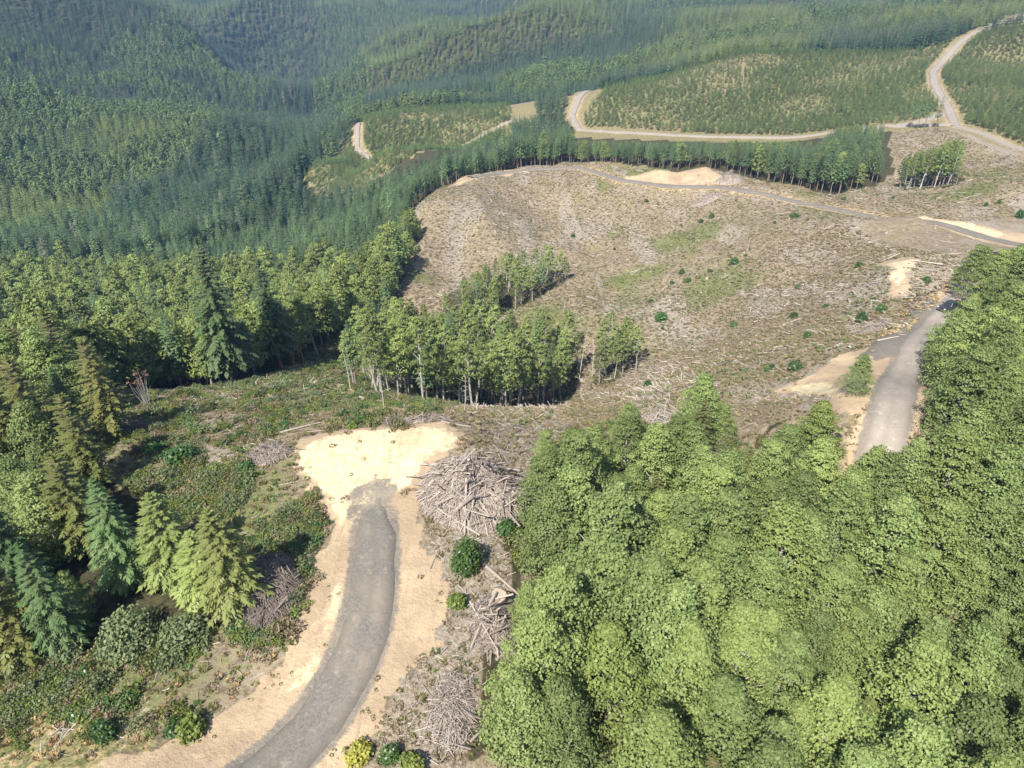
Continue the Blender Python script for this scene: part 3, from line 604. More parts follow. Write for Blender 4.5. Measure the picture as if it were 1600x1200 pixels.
for lo, hi, sp_ in ((110, 230, 4.0), (230, 430, 4.1), (430, 700, 4.6), (700, 1050, 5.4), (1050, 1500, 6.6), (1500, 2300, 8.0)):
    x, y = band(lo, hi, sp_); k = ~near_block(x, y) & paths_ok(x, y, 4.5) & ~((x > 0) & (y < 260)); x = x[k]; y = y[k]
    b = np.where(inpoly(x, y, BROAD), .93, np.where(inpoly(x, y, BROAD2), .95, np.where(inpoly(x, y, MIXED), np.clip((fbm(x, y, 90, 4, 2) - .42) * 6, 0, .9), np.clip((fbm(x, y, 120, 4, 2) - .60) * 6, 0, .8))))
    b = np.where((x > 0) & (y < 520), .07, b)
    isb = RNG.random(len(x)) < b
    hl = .72 + .5 * fbm(x, y, 110, 2, 2) + rv(len(x), -.20, .20) + (RNG.random(len(x)) < .04) * .35
    old = inpoly(x, y, OLD) & (RNG.random(len(x)) < .75); hl = np.where(old, hl * 1.35, hl); isb = isb & ~old
    hl = np.where((RNG.random(len(x)) < .08) & ~old, hl * .45, hl)
    hl = np.where((x > -60) & (y < 560) & (y > 300), hl * .84, hl) * (1 + max(0, lo - 700) * .00025)
    st = np.where((x > -70) & (y > 290) & (y < 600), 1, np.where(x < -60, np.where(y < 330, 0, 2), 3))
    for kind_b, kind_c in ((('alder_valley', 'conifer_mid') if lo < 430 else ('alder_far', 'conifer_far')),):
        lt = ~isb & ~old & (lo >= 430) & (RNG.random(len(x)) < np.clip((sampler(rid)(x, y) - .72) * 6 + (fbm(x, y, 160, 7, 2) - .5) * 3, 0, .9))  # paints sunlit crests: brighter conifers on far ridges, darker ones left in hollows
        for s_ in range(4):
            for kk, mm in ((kind_b, isb), (kind_c, ~isb & ~lt), ('conifer_sunlit', lt)):
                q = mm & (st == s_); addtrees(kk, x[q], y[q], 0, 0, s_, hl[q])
def fill(poly, sp_, kind, smin, smax, stand, mg=2.0, share=1.0):
    p = np.array(poly); x = np.arange(p[:, 0].min(), p[:, 0].max(), sp_); y = np.arange(p[:, 1].min(), p[:, 1].max(), sp_ * .87)
    X, Y = np.meshgrid(x, y); X = X + (np.arange(len(y)) % 2)[:, None] * sp_ / 2 + RNG.uniform(-.33, .33, X.shape) * sp_; Y = Y + RNG.uniform(-.33, .33, Y.shape) * sp_
    X = X.ravel(); Y = Y.ravel(); k = inpoly(X, Y, poly) & paths_ok(X, Y, mg) & (RNG.random(len(X)) < share)
    addtrees(kind, X[k], Y[k], smin, smax, stand); return X[k], Y[k]
fill(GULLY, 4.8, 'alder_mid', .7, 1.2, 4, share=.7); fill(GULLY, 7, 'conifer_mid', .8, 1.0, 4, share=.3)
fill(GULLY2, 4.2, 'alder_mid', .75, .95, 4, share=.7); fill(GROVE, 5.2, 'alder_mid', .6, .9, 5, share=.8); fill(GROVE, 9, 'conifer_mid', .7, .9, 5, share=.4)
fill(POCKET, 4.6, 'alder_mid', .75, .95, 6, share=.9); fill(POCKET, 6, 'conifer_mid', .7, .9, 6, share=.6)
# right-hand stand: crowns close together, edges as in the photograph
sx, sy = [], []
p = np.array(STAND); sp_ = 5.0
X, Y = np.meshgrid(np.arange(p[:, 0].min(), 130, sp_), np.arange(18, p[:, 1].max(), sp_ * .87))
X = X + (np.arange(X.shape[0]) % 2)[:, None] * sp_ / 2 + RNG.uniform(-.33, .33, X.shape) * sp_; Y = Y + RNG.uniform(-.33, .33, Y.shape) * sp_
X = X.ravel(); Y = Y.ravel(); u, v, d = proj(X, Y, hs(X, Y) + 9)
k = inpoly(X, Y, STAND) & paths_ok(X, Y, 1.8) & (u > 700) & (u < 1800) & (v < 1500); X = X[k]; Y = Y[k]
dn = fbm(X, Y, 14, 1, 2); yel = (dn > .60) & (RNG.random(len(X)) < .03); con = (dn < .42) & (RNG.random(len(X)) < .12); rest = ~(yel | con)
low = np.where((Y > 78) & (X < 45), .68, 1.0) * rv(len(X), .72, 1.06)
addtrees('alder', X[rest], Y[rest], 0, 0, 7, low[rest]); addtrees('alder_y', X[yel], Y[yel], 0, 0, 7, low[yel]); addtrees('ragged', X[con], Y[con], 0, 0, 7, low[con] * .68)
# young plantation
def sap(poly, sp_, stand, s0=.55, s1=1.1):
    p = np.array(poly); X, Y = np.meshgrid(np.arange(p[:, 0].min(), p[:, 0].max(), sp_), np.arange(p[:, 1].min(), p[:, 1].max(), sp_))
    X = X + RNG.uniform(-.42, .42, X.shape) * sp_; Y = Y + RNG.uniform(-.42, .42, Y.shape) * sp_; X = X.ravel(); Y = Y.ravel()
    u, v, d = proj(X, Y, hs(X, Y)); g = fbm(X, Y, 34, 6, 3)
    k = inpoly(X, Y, poly) & paths_ok(X, Y, 2.5) & (u > -80) & (u < 1700) & (RNG.random(len(X)) < np.clip((g - .22) * 4, .78, 1)); X = X[k]; Y = Y[k]
    addtrees('sapling', X, Y, 0, 0, stand, (s0 + (s1 - s0) * np.clip((g[k] - .3) * 2.2, 0, 1)) * rv(len(X), .8, 1.2))
sap(PLANT, 2.6, 8, .75, 1.0); sap(PLANT2, 2.5, 9, .8, 1.1); sap(wpoly([(735, 222, 490), (745, 192, 540), (895, 192, 540), (900, 208, 500)]), 2.8, 9, .5, .8)

# single trees one can point at: (kind, variant, top pixel, scale, label)
def top_xy(u, v, h): return unproj(u, v, h, hs)
SPEC = [
 ('big_conifer', 0, 312, 368, (362, 592, 158), 'tall dark conifer towering over the valley trees at left, behind the brushy clearing'),
 ('big_conifer', 0, 412, 405, (440, 580, 175), 'slim tall conifer just right of the towering dark conifer'),
 ('ragged', 0, 60, 492, 1.0, 'ragged olive conifer at the left edge above the clearing'),
 ('ragged', 1, 130, 530, .9, 'ragged yellowish conifer with pale trunk left of the bare-stemmed russet shrub'),
 ('ragged', 0, 10, 560, 1.0, 'ragged conifer cut by the left edge of the photo'),
 ('conifer_near', 0, 140, 752, 1.0, 'green cedar with drooping tiered branches in the left foreground'),
 ('conifer_near', 1, 30, 850, .85, 'dark conifer in deep shade at the lower left edge'),
 ('conifer_near', 0, -25, 780, 1.0, 'dark conifer behind the left-edge alders'),
 ('hemlock', 0, 230, 778, 1.15, 'narrow yellow-green young conifer beside the drooping cedar'),
 ('hemlock', 1, 335, 795, 1.15, 'broad yellow-green young conifer next to the dark brush pile'),
 ('hemlock', 0, 285, 835, .95, 'small yellow-green conifer between the two larger yellow-green ones'),
 ('alder', 0, 55, 705, .72, 'leafy alder in the left foreground above the drooping cedar'),
 ('alder', 1, 100, 742, .55, 'alder crown crowding the drooping cedar from the left'),
 ('alder', 2, 5, 730, .75, 'leafy alder cut by the left edge beside the clearing'),
 ('alder', 3, 95, 900, .42, 'grey-green alder below the drooping cedar'),
 ('alder_y', 0, 968, 985, 1.0, 'bright yellow-green alder standing out in the lower middle of the right stand'),
 ('alder_y', 0, 1420, 1130, .9, 'bright yellow-green tree at the bottom right corner of the stand'),
 ('alder', 0, 1368, 700, .72, 'alder closing off the near end of the gravel road, left one'),
 ('alder', 2, 1402, 722, .78, 'alder closing off the near end of the gravel road, right one'),
 ('alder', 3, 1432, 690, .72, 'alder crowding the right verge at the near end of the gravel road'),
 ('alder', 1, 1330, 738, .8, 'alder just left of the near end of the gravel road'),
 ('alder', 4, 905, 672, .9, 'dark green alder beside the log pile at the stand edge'),
 ('alder', 2, 985, 640, .6, 'pale thin alder at the back edge of the stand, behind the log pile'),
 ('alder', 0, 1108, 590, .85, 'tall pale alder rising in front of the clearcut'),
 ('alder', 3, 1062, 650, .7, 'alder left of the tall pale one in front of the clearcut'),
 ('alder', 1, 1232, 668, .75, 'dark leafy alder left of the bright slender one near the gravel road bend'),
 ('alder_y', 0, 1300, 636, .75, 'bright slender alder left of the gravel road bend'),
 ('alder', 2, 1352, 560, .42, 'low dark shrubby tree on the left verge of the gravel road'),
 ('alder', 4, 1536, 385, .75, 'rounded dark tree on the slope above the parked truck')]
SPOTS = []
for kd, vi, u, v, s, lab in SPEC:
    if isinstance(s, tuple):                                        # base pixel and depth given: height follows from the top pixel
        x, y, _z = pix(*s); zb_ = float(hs(x, y)); s = next(q for q in np.arange(.3, 1.5, .01) if proj(x, y, zb_ + K[kd][vi].h * q)[1] < v or q > 1.48); print('BIG', x, y, zb_, s)
    else: x, y = top_xy(u, v, K[kd][vi].h * s * .97)
    SPOTS.append((kd, vi, x, y, s, lab))
MOSS = 'grey-green old conifer with thin mossy crown along the dark creek valley'
for i, (u, v) in enumerate(((292, 232), (330, 225), (262, 262), (450, 118), (465, 100), (440, 135), (345, 300), (112, 345), (205, 352), (60, 368), (372, 330), (180, 280))):
    x, y = top_xy(u, v, K['mossy'][i % 2].h * .95); SPOTS.append(('mossy', i % 2, x, y, 1.0, MOSS))
sxy = np.array([(q[2], q[3]) for q in SPOTS])
# leave room round the single trees
def clear_of(t):
    d = np.hypot(sxy[:, 0] - t[2], sxy[:, 1] - t[3]).min(); return d > (2.6 if t[2] > 0 else 3.4)
TREES = [t for t in TREES if clear_of(t) and not (-76 < t[2] < -46 and 100 < t[3] < 133) and not (-58 < t[2] < -38 and 133 < t[3] < 152)]
# a looser fringe of alder and conifer fills the ground left of the clearing
x, y = band(20, 110, 4.4); k = ~near_block(x, y) & (x < -20) & paths_ok(x, y, 4); x = x[k]; y = y[k]; q = RNG.random(len(x))
m1 = q < .55; m2 = (q >= .55) & (q < .8)
pre = len(TREES)
addtrees('alder', x[m1], y[m1], .6, .95, 10); addtrees('conifer_near', x[m2], y[m2], .6, .9, 10); addtrees('ragged', x[q >= .8], y[q >= .8], .6, .85, 10)
TREES = TREES[:pre] + [t for t in TREES[pre:] if clear_of(t)]

# keep crowns inside the outline each stand has in the photograph: shorter trees at the edges, none beyond
SIL = {7: [(822, 700), (862, 655), (905, 672), (960, 655), (985, 640), (1030, 660), (1062, 650), (1108, 590), (1140, 640), (1180, 690), (1232, 668), (1300, 636), (1345, 680), (1380, 706), (1404, 690), (1440, 610), (1432, 565), (1470, 520), (1506, 478), (1512, 405), (1536, 385), (1640, 380), (1900, 380), (1900, 1600), (700, 1600), (745, 1150), (790, 1000), (800, 900), (820, 800)],
       10: [(-400, 480), (60, 495), (150, 530), (172, 640), (150, 700), (185, 760), (190, 830), (185, 960), (150, 1010), (100, 1040), (-400, 1100)],
       4: [(540, 470), (640, 465), (690, 488), (760, 455), (830, 478), (900, 465), (912, 540), (935, 490), (985, 470), (1004, 500), (1004, 600), (880, 660), (540, 680)],
       5: [(675, 470), (725, 430), (780, 400), (840, 385), (880, 375), (897, 440), (800, 500), (690, 520)],
       6: [(1395, 262), (1430, 240), (1500, 215), (1512, 305), (1400, 310)],
       1: [(-500, 150), (800, 140), (890, 140), (893, 218), (1280, 220), (1310, 195), (1392, 190), (1402, 260), (1390, 400), (-500, 400)]}
PADV = ((760, 838), (896, 932))
def fit_top(t):
    if t[3] > 420 and t[0] != 'sapling':                            # leave the far gravel pad in sight
        u, v, d = proj(t[2], t[3], float(hs(t[2], t[3])) + K[t[0]][t[1]].h * t[4])
        if d < 560 and 470 < u < 800 and v < np.interp(u, [470, 640, 800], [285, 246, 212]) and t[3] > 330: return (*t[:4], t[4] * .5, t[5]) if proj(t[2], t[3], float(hs(t[2], t[3])) + K[t[0]][t[1]].h * t[4] * .5)[1] > np.interp(u, [470, 640, 800], [280, 240, 206]) else None
        if d < 600 and v < 176 and any(a < u < b for a, b in PADV):
            t = (*t[:4], t[4] * .6, t[5])
            u, v, d = proj(t[2], t[3], float(hs(t[2], t[3])) + K[t[0]][t[1]].h * t[4])
            if v < 174: return None
    if t[5] not in SIL: return t
    k_ = K[t[0]][t[1]]; z = float(hs(t[2], t[3])); s = t[4]; P_ = np.array(SIL[t[5]], float)
    while s > .38:
        u, v, d = proj(t[2], t[3], z + k_.h * s); u2, v2, d2 = proj(t[2], t[3], z + k_.h * s * .55); w = F / d2 * ((4.2 if t[5] == 10 else 3.4) if t[0][:5] == 'alder' else 2.2) * s
        if t[5] == 1 and 1385 < u < 1510 and v > 150: return None
        if t[5] == 1 and not (780 < u < 1405): return t
        if inpoly(np.array([u, u2 - w, u2 + w]), np.array([v, v2, v2]), P_)[[0] if t[5] in (1, 4, 5, 6) else slice(None)].all(): return (*t[:4], s, t[5])
        s *= .9
    return None
TREES = [q for q in map(fit_top, TREES) if q]
BROADK = {'alder', 'alder_valley', 'alder_y', 'alder_mid', 'alder_far'}
def family(k): return 'broad' if k in BROADK else ('sapling' if k == 'sapling' else 'conifer')
TX = np.array([t[2] for t in TREES]); TY = np.array([t[3] for t in TREES]); TZ = hs(TX, TY); TS = np.array([t[4] for t in TREES])
TH = np.array([K[t[0]][t[1]].h for t in TREES]) * TS; fam = np.array([family(t[0]) for t in TREES]); stand = np.array([t[5] for t in TREES])
u, v, d = proj(TX, TY, TZ + TH * .7); size = TH / d; size[(u < -20) | (u > 1620) | (v < -10) | (v > 1230)] *= .01
nspec = {f: sum(family(q[0]) == f for q in SPOTS) for f in ('broad', 'conifer', 'sapling')}
single = np.zeros(len(TREES), bool)
for f in ('broad', 'conifer', 'sapling'):
    ii = np.nonzero(fam == f)[0]; o = ii[np.argsort(-size[ii])][:298 - nspec[f]]; single[o] = True
WHERE = {0: 'in the valley forest beyond the left clearing', 1: 'in the forest strip behind the ridge-top gravel road', 2: 'on the far valley side at left', 3: 'on the wooded hills behind the planted knoll',
         4: 'in the pale-trunked gully grove beyond the landing', 5: 'in the small grove halfway up the clearcut', 6: 'in the small clump right of the forest strip, above the ridge road', 7: 'in the dense stand filling the right foreground', 8: 'on the planted knoll', 9: 'on the planted flat beside the far valley', 10: 'in the thicket along the left edge of the foreground'}
def where(t):
    u, v, d = proj(t[2], t[3], float(hs(t[2], t[3])) + K[t[0]][t[1]].h * t[4] * .7)
    if t[5] == 7:
        if u > 1400 and v < 720: return 'in the stand right of the gravel road below the parked truck'
        if u < 900: return 'at the stand edge beside the log pile and root tangle'
        if v < 760: return 'along the back edge of the right stand, facing the clearcut'
        if v > 1060: return 'along the bottom edge of the photo in the right stand'
        if u > 1420: return 'near the right edge of the photo in the right stand'
        return 'in the middle of the dense stand filling the right foreground'
    if t[5] == 0:
        if u < 100: return 'in the valley forest at the far left edge' + (', lower part' if v > 470 else ', upper part')
        if u < 220: return 'in the valley forest left of the towering dark conifer' + (', lower part' if v > 470 else ', upper part')
        if v > 520: return 'at the front of the valley forest facing the slope behind the landing'
        if u > 470: return 'in the valley forest along the left edge of the clearcut'
        return 'deep in the valley forest beyond the left clearing'
    if t[5] == 4: return 'in the left half of the pale-trunked gully grove' if u < 740 else ('in the outlying clump right of the gully grove' if u > 915 else 'in the right half of the pale-trunked gully grove')
    if t[5] == 1: return 'in the forest strip behind the left part of the ridge road' if u < 1000 else 'in the forest strip behind the right part of the ridge road'
    if t[5] == 8: return 'on the planted slope right of the far road fork' if u > 1490 else ('on the left half of the planted knoll' if u < 1180 else 'on the right half of the planted knoll')
    return WHERE[t[5]]
FN = {'broad': ('alder_tree', 'leafy green alder', 'tree'), 'conifer': ('conifer_tree', 'dark green conifer', 'tree'), 'sapling': ('young_conifer', 'young planted conifer', 'tree')}
def plant(kd, vi, x, y, s, label, group, name, cat, rz=None, sink=.15, hz=None, tilt=0.0):
    k = K[kd][vi]; e = link(name, None, None, (x, y, float(hs(x, y)) - sink * s), (RNG.normal(0, .02 + tilt), RNG.normal(0, .02 + tilt), RNG.random() * 6.28 if rz is None else rz), (s, s, s * (hz or 1)) if cat == 'tree' else (s * RNG.uniform(.75, 1.3), s * RNG.uniform(.75, 1.3), s * RNG.uniform(.8, 1.1)))
    e.empty_display_size = .5; tag(e, label, cat, group)
    if k.tm: link('trunk' if cat == 'tree' else 'stem', k.tm, e)
    link('crown' if cat == 'tree' else 'foliage', k.cm, e); return e
for t, sg in zip(TREES, single):
    if not sg: continue
    f = family(t[0]); nm, lb, ct = FN[f]
    if t[0] == 'alder_y': lb = 'yellow-green alder'
    if t[0] == 'ragged': lb = 'ragged olive conifer'
    plant(t[0], t[1], t[2], t[3], t[4], lb + ' ' + where(t), lb + 's ' + where(t), nm, ct)
for kd, vi, x, y, s, lab in SPOTS: plant(kd, vi, x, y, s, lab, 'mossy old conifers along the creek' if kd == 'mossy' else None, FN[family(kd)][0], 'tree')

def instancer(name, label, cat, pts, rot, scl, idx, meshes, kind='stuff'):
    col = bpy.data.collections.new(name + '_forms')
    for i, me in enumerate(meshes):
        col.objects.link(bpy.data.objects.new('%s_form_%03d' % (name, i), me))
    me = bpy.data.meshes.new(name); me.from_pydata(np.asarray(pts).tolist(), [], [])
    a = me.attributes.new('rot', 'FLOAT_VECTOR', 'POINT'); a.data.foreach_set('vector', np.asarray(rot, np.float32).ravel())
    a = me.attributes.new('scl', 'FLOAT_VECTOR', 'POINT'); a.data.foreach_set('vector', np.asarray(scl, np.float32).ravel())
    a = me.attributes.new('idx', 'INT', 'POINT'); a.data.foreach_set('value', np.asarray(idx, np.int32))
    g = bpy.data.node_groups.new(name, 'GeometryNodeTree')
    g.interface.new_socket('Geometry', in_out='INPUT', socket_type='NodeSocketGeometry'); g.interface.new_socket('Geometry', in_out='OUTPUT', socket_type='NodeSocketGeometry')
    gi = g.nodes.new('NodeGroupInput'); go = g.nodes.new('NodeGroupOutput'); ip = g.nodes.new('GeometryNodeInstanceOnPoints'); ci = g.nodes.new('GeometryNodeCollectionInfo')
    ci.inputs['Collection'].default_value = col; ci.inputs['Separate Children'].default_value = True; ci.inputs['Reset Children'].default_value = True
    def na(n_, t_):
        x = g.nodes.new('GeometryNodeInputNamedAttribute'); x.data_type = t_; x.inputs['Name'].default_value = n_; return x.outputs['Attribute']
    g.links.new(gi.outputs[0], ip.inputs['Points']); g.links.new(ci.outputs[0], ip.inputs['Instance']); ip.inputs['Pick Instance'].default_value = True
    g.links.new(na('idx', 'INT'), ip.inputs['Instance Index'])
    g.links.new(na('rot', 'FLOAT_VECTOR'), ip.inputs['Rotation']); g.links.new(na('scl', 'FLOAT_VECTOR'), ip.inputs['Scale']); g.links.new(ip.outputs[0], go.inputs[0])
    o = link(name, me); md = o.modifiers.new('scatter', 'NODES'); md.node_group = g
    return tag(o, label, cat, None, kind)
for f, nm, lb in (('broad', 'broadleaf_forest', 'mass of green broadleaf trees covering the valley and far hillsides'), ('conifer', 'conifer_forest', 'mass of dark conifers covering the valley and distant hills'), ('sapling', 'conifer_plantation', 'rows of young conifers covering the planted knoll and flat')):
    ii = np.nonzero((fam == f) & ~single)[0]; forms = {}; ids = []
    for i in ii: ids.append(forms.setdefault((TREES[i][0], TREES[i][1]), len(forms)))
    n = len(ii); s = TS[ii]
    instancer(nm, lb, 'forest' if f != 'sapling' else 'plantation', np.c_[TX[ii], TY[ii], TZ[ii] - .15 * s], np.c_[RNG.normal(0, .03, n), RNG.normal(0, .03, n), RNG.random(n) * 6.28], np.c_[s * rv(n, .9, 1.12), s * rv(n, .9, 1.12), s], ids, [K[a][b].jm for a, b in forms])
print('TREES', len(TREES), {f: int((fam == f).sum()) for f in ('broad', 'conifer', 'sapling')})

# ---------------------------------------------------------------- low growth and litter of the clearings (nobody could count it)
def scatter_pts(n, x0, x1, y0, y1, fn):
    x = rv(n, x0, x1); y = rv(n, y0, y1); k = fn(x, y); return x[k], y[k]
DIRTP = DIRT[:1]
def open_ground(x, y):
    u, v, d = proj(x, y, hs(x, y)); k = (inpoly(x, y, CLEAR) | inpoly(x, y, STAND)) & (u > -60) & (u < 1660) & (v < 1260) & paths_ok(x, y, .3)
    for p in DIRT: k &= ~inpoly(x, y, p) | (RNG.random(len(x)) < .02)
    return k
sc_m = []
for mt, n_, r, h, lf in (('brownscrub', 34, .6, .35, .32), ('olive', 40, .6, .35, .30), ('fern', 40, .6, .4, .30), ('drygrass', 40, .5, .3, .34), ('bush', 44, .6, .5, .28), ('brownscrub', 30, .7, .25, .34)):
    sc_m.append(tuft(n_, r, h, lf).mesh('tuft', M[mt]))
xs, ys = [], []
for (n, x0, x1, y0, y1) in ((26000, -62, 60, 30, 110), (34000, -60, 110, 110, 230), (46000, -75, 230, 230, 420)):
    x, y = scatter_pts(n, x0, x1, y0, y1, open_ground); xs.append(x); ys.append(y)
x = np.concatenate(xs); y = np.concatenate(ys); n = len(x)
gr = sampler(za[..., 1])(x, y); dr = sampler(zb[..., 0])(x, y); q = RNG.random(n)
ix = np.where(q < .45, 0, np.where(q < .75, 5, 1)); ix = np.where(RNG.random(n) < gr * .95, np.where(q < .45, 2, np.where(q < .85, 1, 4)), ix); ix = np.where(RNG.random(n) < dr * 1.3, 3, ix)
s = rv(n, .45, 1.15) * np.where(y < 110, rv(n, .5, 1.0), 1.0) * np.where(ix == 4, 1.25, 1)
instancer('low_scrub', 'low brown and olive scrub covering the logged slopes', 'scrub', np.c_[x, y, hs(x, y) - .03], np.c_[RNG.normal(0, .1, n), RNG.normal(0, .1, n), RNG.random(n) * 6.28], np.c_[s, s, s * rv(n, .6, 1.3)], ix, sc_m)
# waist-high brush round the landing and in the left foreground
br_m = []
for mt, r_, h_ in (('fern', 1.0, .9), ('willow', 1.2, 1.3), ('bush', .9, .9), ('olive', 1.1, .8), ('brownscrub', 1.1, .8)):
    g = Geo()
    for i in range(9):
        a = RNG.random() * 6.28; q = r_ * RNG.random() ** .5; clump(g, [math.cos(a) * q, math.sin(a) * q, h_ * RNG.uniform(.15, .6)], r_ * .42, 34, .22, .8, -.5)
    for i in range(6):
        a = RNG.random() * 6.28; g.tube(np.array([[0, 0, 0], [math.cos(a) * r_, math.sin(a) * r_, h_ * RNG.uniform(.6, 1.3)]]), [.02, .008], 3, .9)
    br_m.append(g.mesh('brush', M[mt]))
def brushy(x, y): return open_ground(x, y) & ((x < -10) & (y < 185) | (x > 3) & (y < 75) | inpoly(x, y, STAND)) & (fbm(x, y, 7, 5, 3) > .42) & paths_ok(x, y, 3.0)
x, y = scatter_pts(9000, -62, 50, 32, 185, brushy); x2, y2 = scatter_pts(3500, -50, -10, 34, 64, brushy); x = np.r_[x, x2]; y = np.r_[y, y2]; n = len(x); s = rv(n, .35, 1.05)
instancer('undergrowth', 'tangled green and grey brush round the landing and left foreground', 'undergrowth', np.c_[x, y, hs(x, y) - .05], np.c_[RNG.normal(0, .1, n), RNG.normal(0, .1, n), RNG.random(n) * 6.28], np.c_[s, s, s * rv(n, .7, 1.3)], RNG.choice(5, n, p=[.3, .22, .2, .16, .12]), br_m)
# roadside weeds on the bare dirt
def on_dirt(x, y): return inpoly(x, y, DIRT[0]) & paths_ok(x, y, .5) & (fbm(x, y, 4, 3, 2) > .62) & ~inpoly(x, y, LAND)
x, y = scatter_pts(5000, -40, 10, 30, 75, on_dirt); n = len(x); s = rv(n, .15, .42)
instancer('dirt_weeds', 'small green and brown weeds dotting the bare dirt banks', 'weeds', np.c_[x, y, hs(x, y) - .02], np.c_[np.zeros((n, 2)), RNG.random(n) * 6.28], np.c_[s, s, s], RNG.choice([0, 1, 2, 4], n), sc_m)
# twigs and small slash
st_m = []
for L, r in ((1.2, .035), (2.0, .05), (3.0, .06), (1.6, .045), (2.4, .04), (.8, .06)):
    st_m.append(stickgeo(L, r, .06, 4, 3).mesh('stick', M['bleached' if L in (2.0, 3.0, .8) else 'dead']))
xs, ys = [], []
lit = sampler(litter)
def slashy(x, y): return open_ground(x, y) & (RNG.random(len(x)) < .18 + .8 * np.clip(lit(x, y), 0, 1))
for (n, x0, x1, y0, y1) in ((22000, -62, 45, 30, 110), (26000, -60, 110, 110, 230), (36000, -75, 230, 230, 420)):
    x, y = scatter_pts(n, x0, x1, y0, y1, slashy); xs.append(x); ys.append(y)
x = np.concatenate(xs); y = np.concatenate(ys); n = len(x); s = rv(n, .5, 1.3) * np.where(y < 110, .6, 1.25)
instancer('slash_litter', 'grey sticks and splinters littering the logged slopes', 'slash', np.c_[x, y, hs(x, y) + .06], np.c_[RNG.normal(0, .12, n), RNG.normal(0, .16, n), RNG.random(n) * 6.28], np.c_[s, s, s], RNG.integers(0, len(st_m), n), st_m)

# ---------------------------------------------------------------- bushes one can point at
def at(u, v): x, y = unproj(u, v, 0, hs); return x, y
def put_bush(kd, vi, u, v, s, label, group=None, hz=None):
    x, y = at(u, v); return plant(kd, vi, x, y, s, label, group, 'bush', 'bush', hz=hz)
put_bush('bush_near', 0, 730, 888, .98, 'round glossy dark green bush at the foot of the log pile')
put_bush('bush_bright', 0, 300, 1145, 1.2, 'bright green rounded bush beside the dirt verge, lower left')
put_bush('flower', 0, 562, 1180, 1.15, 'bush of yellow flowers beside the gravel road at the bottom edge')
put_bush('bush', 1, 610, 1185, .6, 'low green bush right of the yellow-flowering one')
put_bush('bush_bright', 0, 645, 1195, .9, 'olive-green bush at the bottom edge, right of the yellow flowers')
put_bush('bush_bright', 0, 715, 945, 1.1, 'bright green bush below the round dark one, left of the root tangle')
put_bush('bush', 1, 790, 830, .75, 'green bush squeezed between the log pile and the alder stand')
put_bush('willow', 0, 205, 1010, 1.0, 'grey-green willow thicket with bare stems below the young conifers')
put_bush('willow', 1, 290, 1000, .95, 'grey-green willow shrub right of the larger willow thicket')
put_bush('willow', 1, 110, 1030, .8, 'smaller willow shrub at the lower left, left of the thicket')
put_bush('bush', 0, 165, 1150, .7, 'dark green upright bush in the dry grass at lower left')
put_bush('bush', 0, 285, 720, 1.0, 'dark green bush in shade on the clearing left of the landing')
put_bush('bush', 1, 385, 735, .7, 'small green bush below the grey brush heap at the landing edge')
put_bush('bush', 1, 390, 605, .85, 'lone leafy bush on the green slope behind the landing')
put_bush('bush', 1, 240, 705, .6, 'small bush left of the shaded dark one on the clearing')
CB = [(1147, 412, 1.0), (1147, 510, .95), (1240, 497, .85), (1241, 340, 1.1), (1343, 418, .8), (1447, 440, .85), (1345, 503, 1.0), (1378, 485, .7), (1242, 578, .75), (1205, 575, .5), (1365, 470, .5), (1075, 440, 1.0), (1065, 428, .7), (1050, 443, .6), (1033, 500, 1.05), (1035, 515, .6), (1017, 472, .5), (1112, 340, 1.2), (1095, 348, .8), (1010, 315, .7), (1260, 525, .5), (1247, 450, .6), (1262, 528, .6), (1012, 605, 1.0), (1210, 350, .5), (1165, 400, .45), (1592, 340, 1.1), (1560, 318, .7), (1540, 322, .6), (1318, 312, .6), (1395, 310, .5), (1110, 425, .6), (940, 520, .5), (1200, 580, .45), (1180, 470, .4), (1290, 480, .4), (895, 370, .7), (960, 390, .5)]
for i, (u, v, s) in enumerate(CB):
    if u > 1300 and v < 345: lab = 'dark green bush on the slope above the ridge road'; gp = 'bushes above the ridge road'
    elif v < 360: lab = 'dark green bush on the clearcut just below the ridge road'; gp = 'bushes below the ridge road'
    elif u > 1300: lab = 'dark green bush near the pale dirt scars left of the parked truck'; gp = 'bushes by the dirt scars'
    elif u < 1085: lab = 'dark green bush on the clearcut above the gully grove'; gp = 'bushes above the gully grove'
    else: lab = 'dark green bush dotted on the middle of the clearcut slope'; gp = 'bushes on the middle clearcut'
    put_bush('bush', i % 2, u, v, s * rv(1, .9, 1.1)[0], lab, gp)

# ---------------------------------------------------------------- logs, stumps, heaps of slash
LOGM = [stickgeo(1.0 * L, r, .03, 6, 4, .6).mesh('log', M['dead']) for L, r in ((4, .11), (5.5, .13), (3, .09), (7, .15), (2.2, .12), (6, .09))]
LOGD = [stickgeo(1.0 * L, r, .05, 4, 4, .5).mesh('log', M['dead_dark']) for L, r in ((4, .05), (5, .06), (3, .045), (4.5, .07))]
LOGB = [stickgeo(L, r, .03, 6, 4, .6).mesh('fallen_log', M['bleached']) for L, r in ((4, .12), (5.5, .14), (3, .11), (6.5, .13))]
def spot(x, y):
    u, v, d = proj(x, y, float(hs(x, y)))
    if y < 135 and x < 5: return 'on the brushy slope behind the dirt landing'
    if u > 1300 and v < 350: return 'on the logged slope above the ridge road'
    if v < 345: return 'on the upper clearcut just below the ridge road'
    if u > 1300: return 'on the clearcut near the dirt scars and parked truck'
    if u < 760: return 'on the left flank of the clearcut, above the small grove'
    if v > 540: return 'on the near side of the clearcut, behind the alder stand'
    return 'on the right middle of the clearcut' if u > 1060 else 'on the middle of the clearcut above the gully grove'
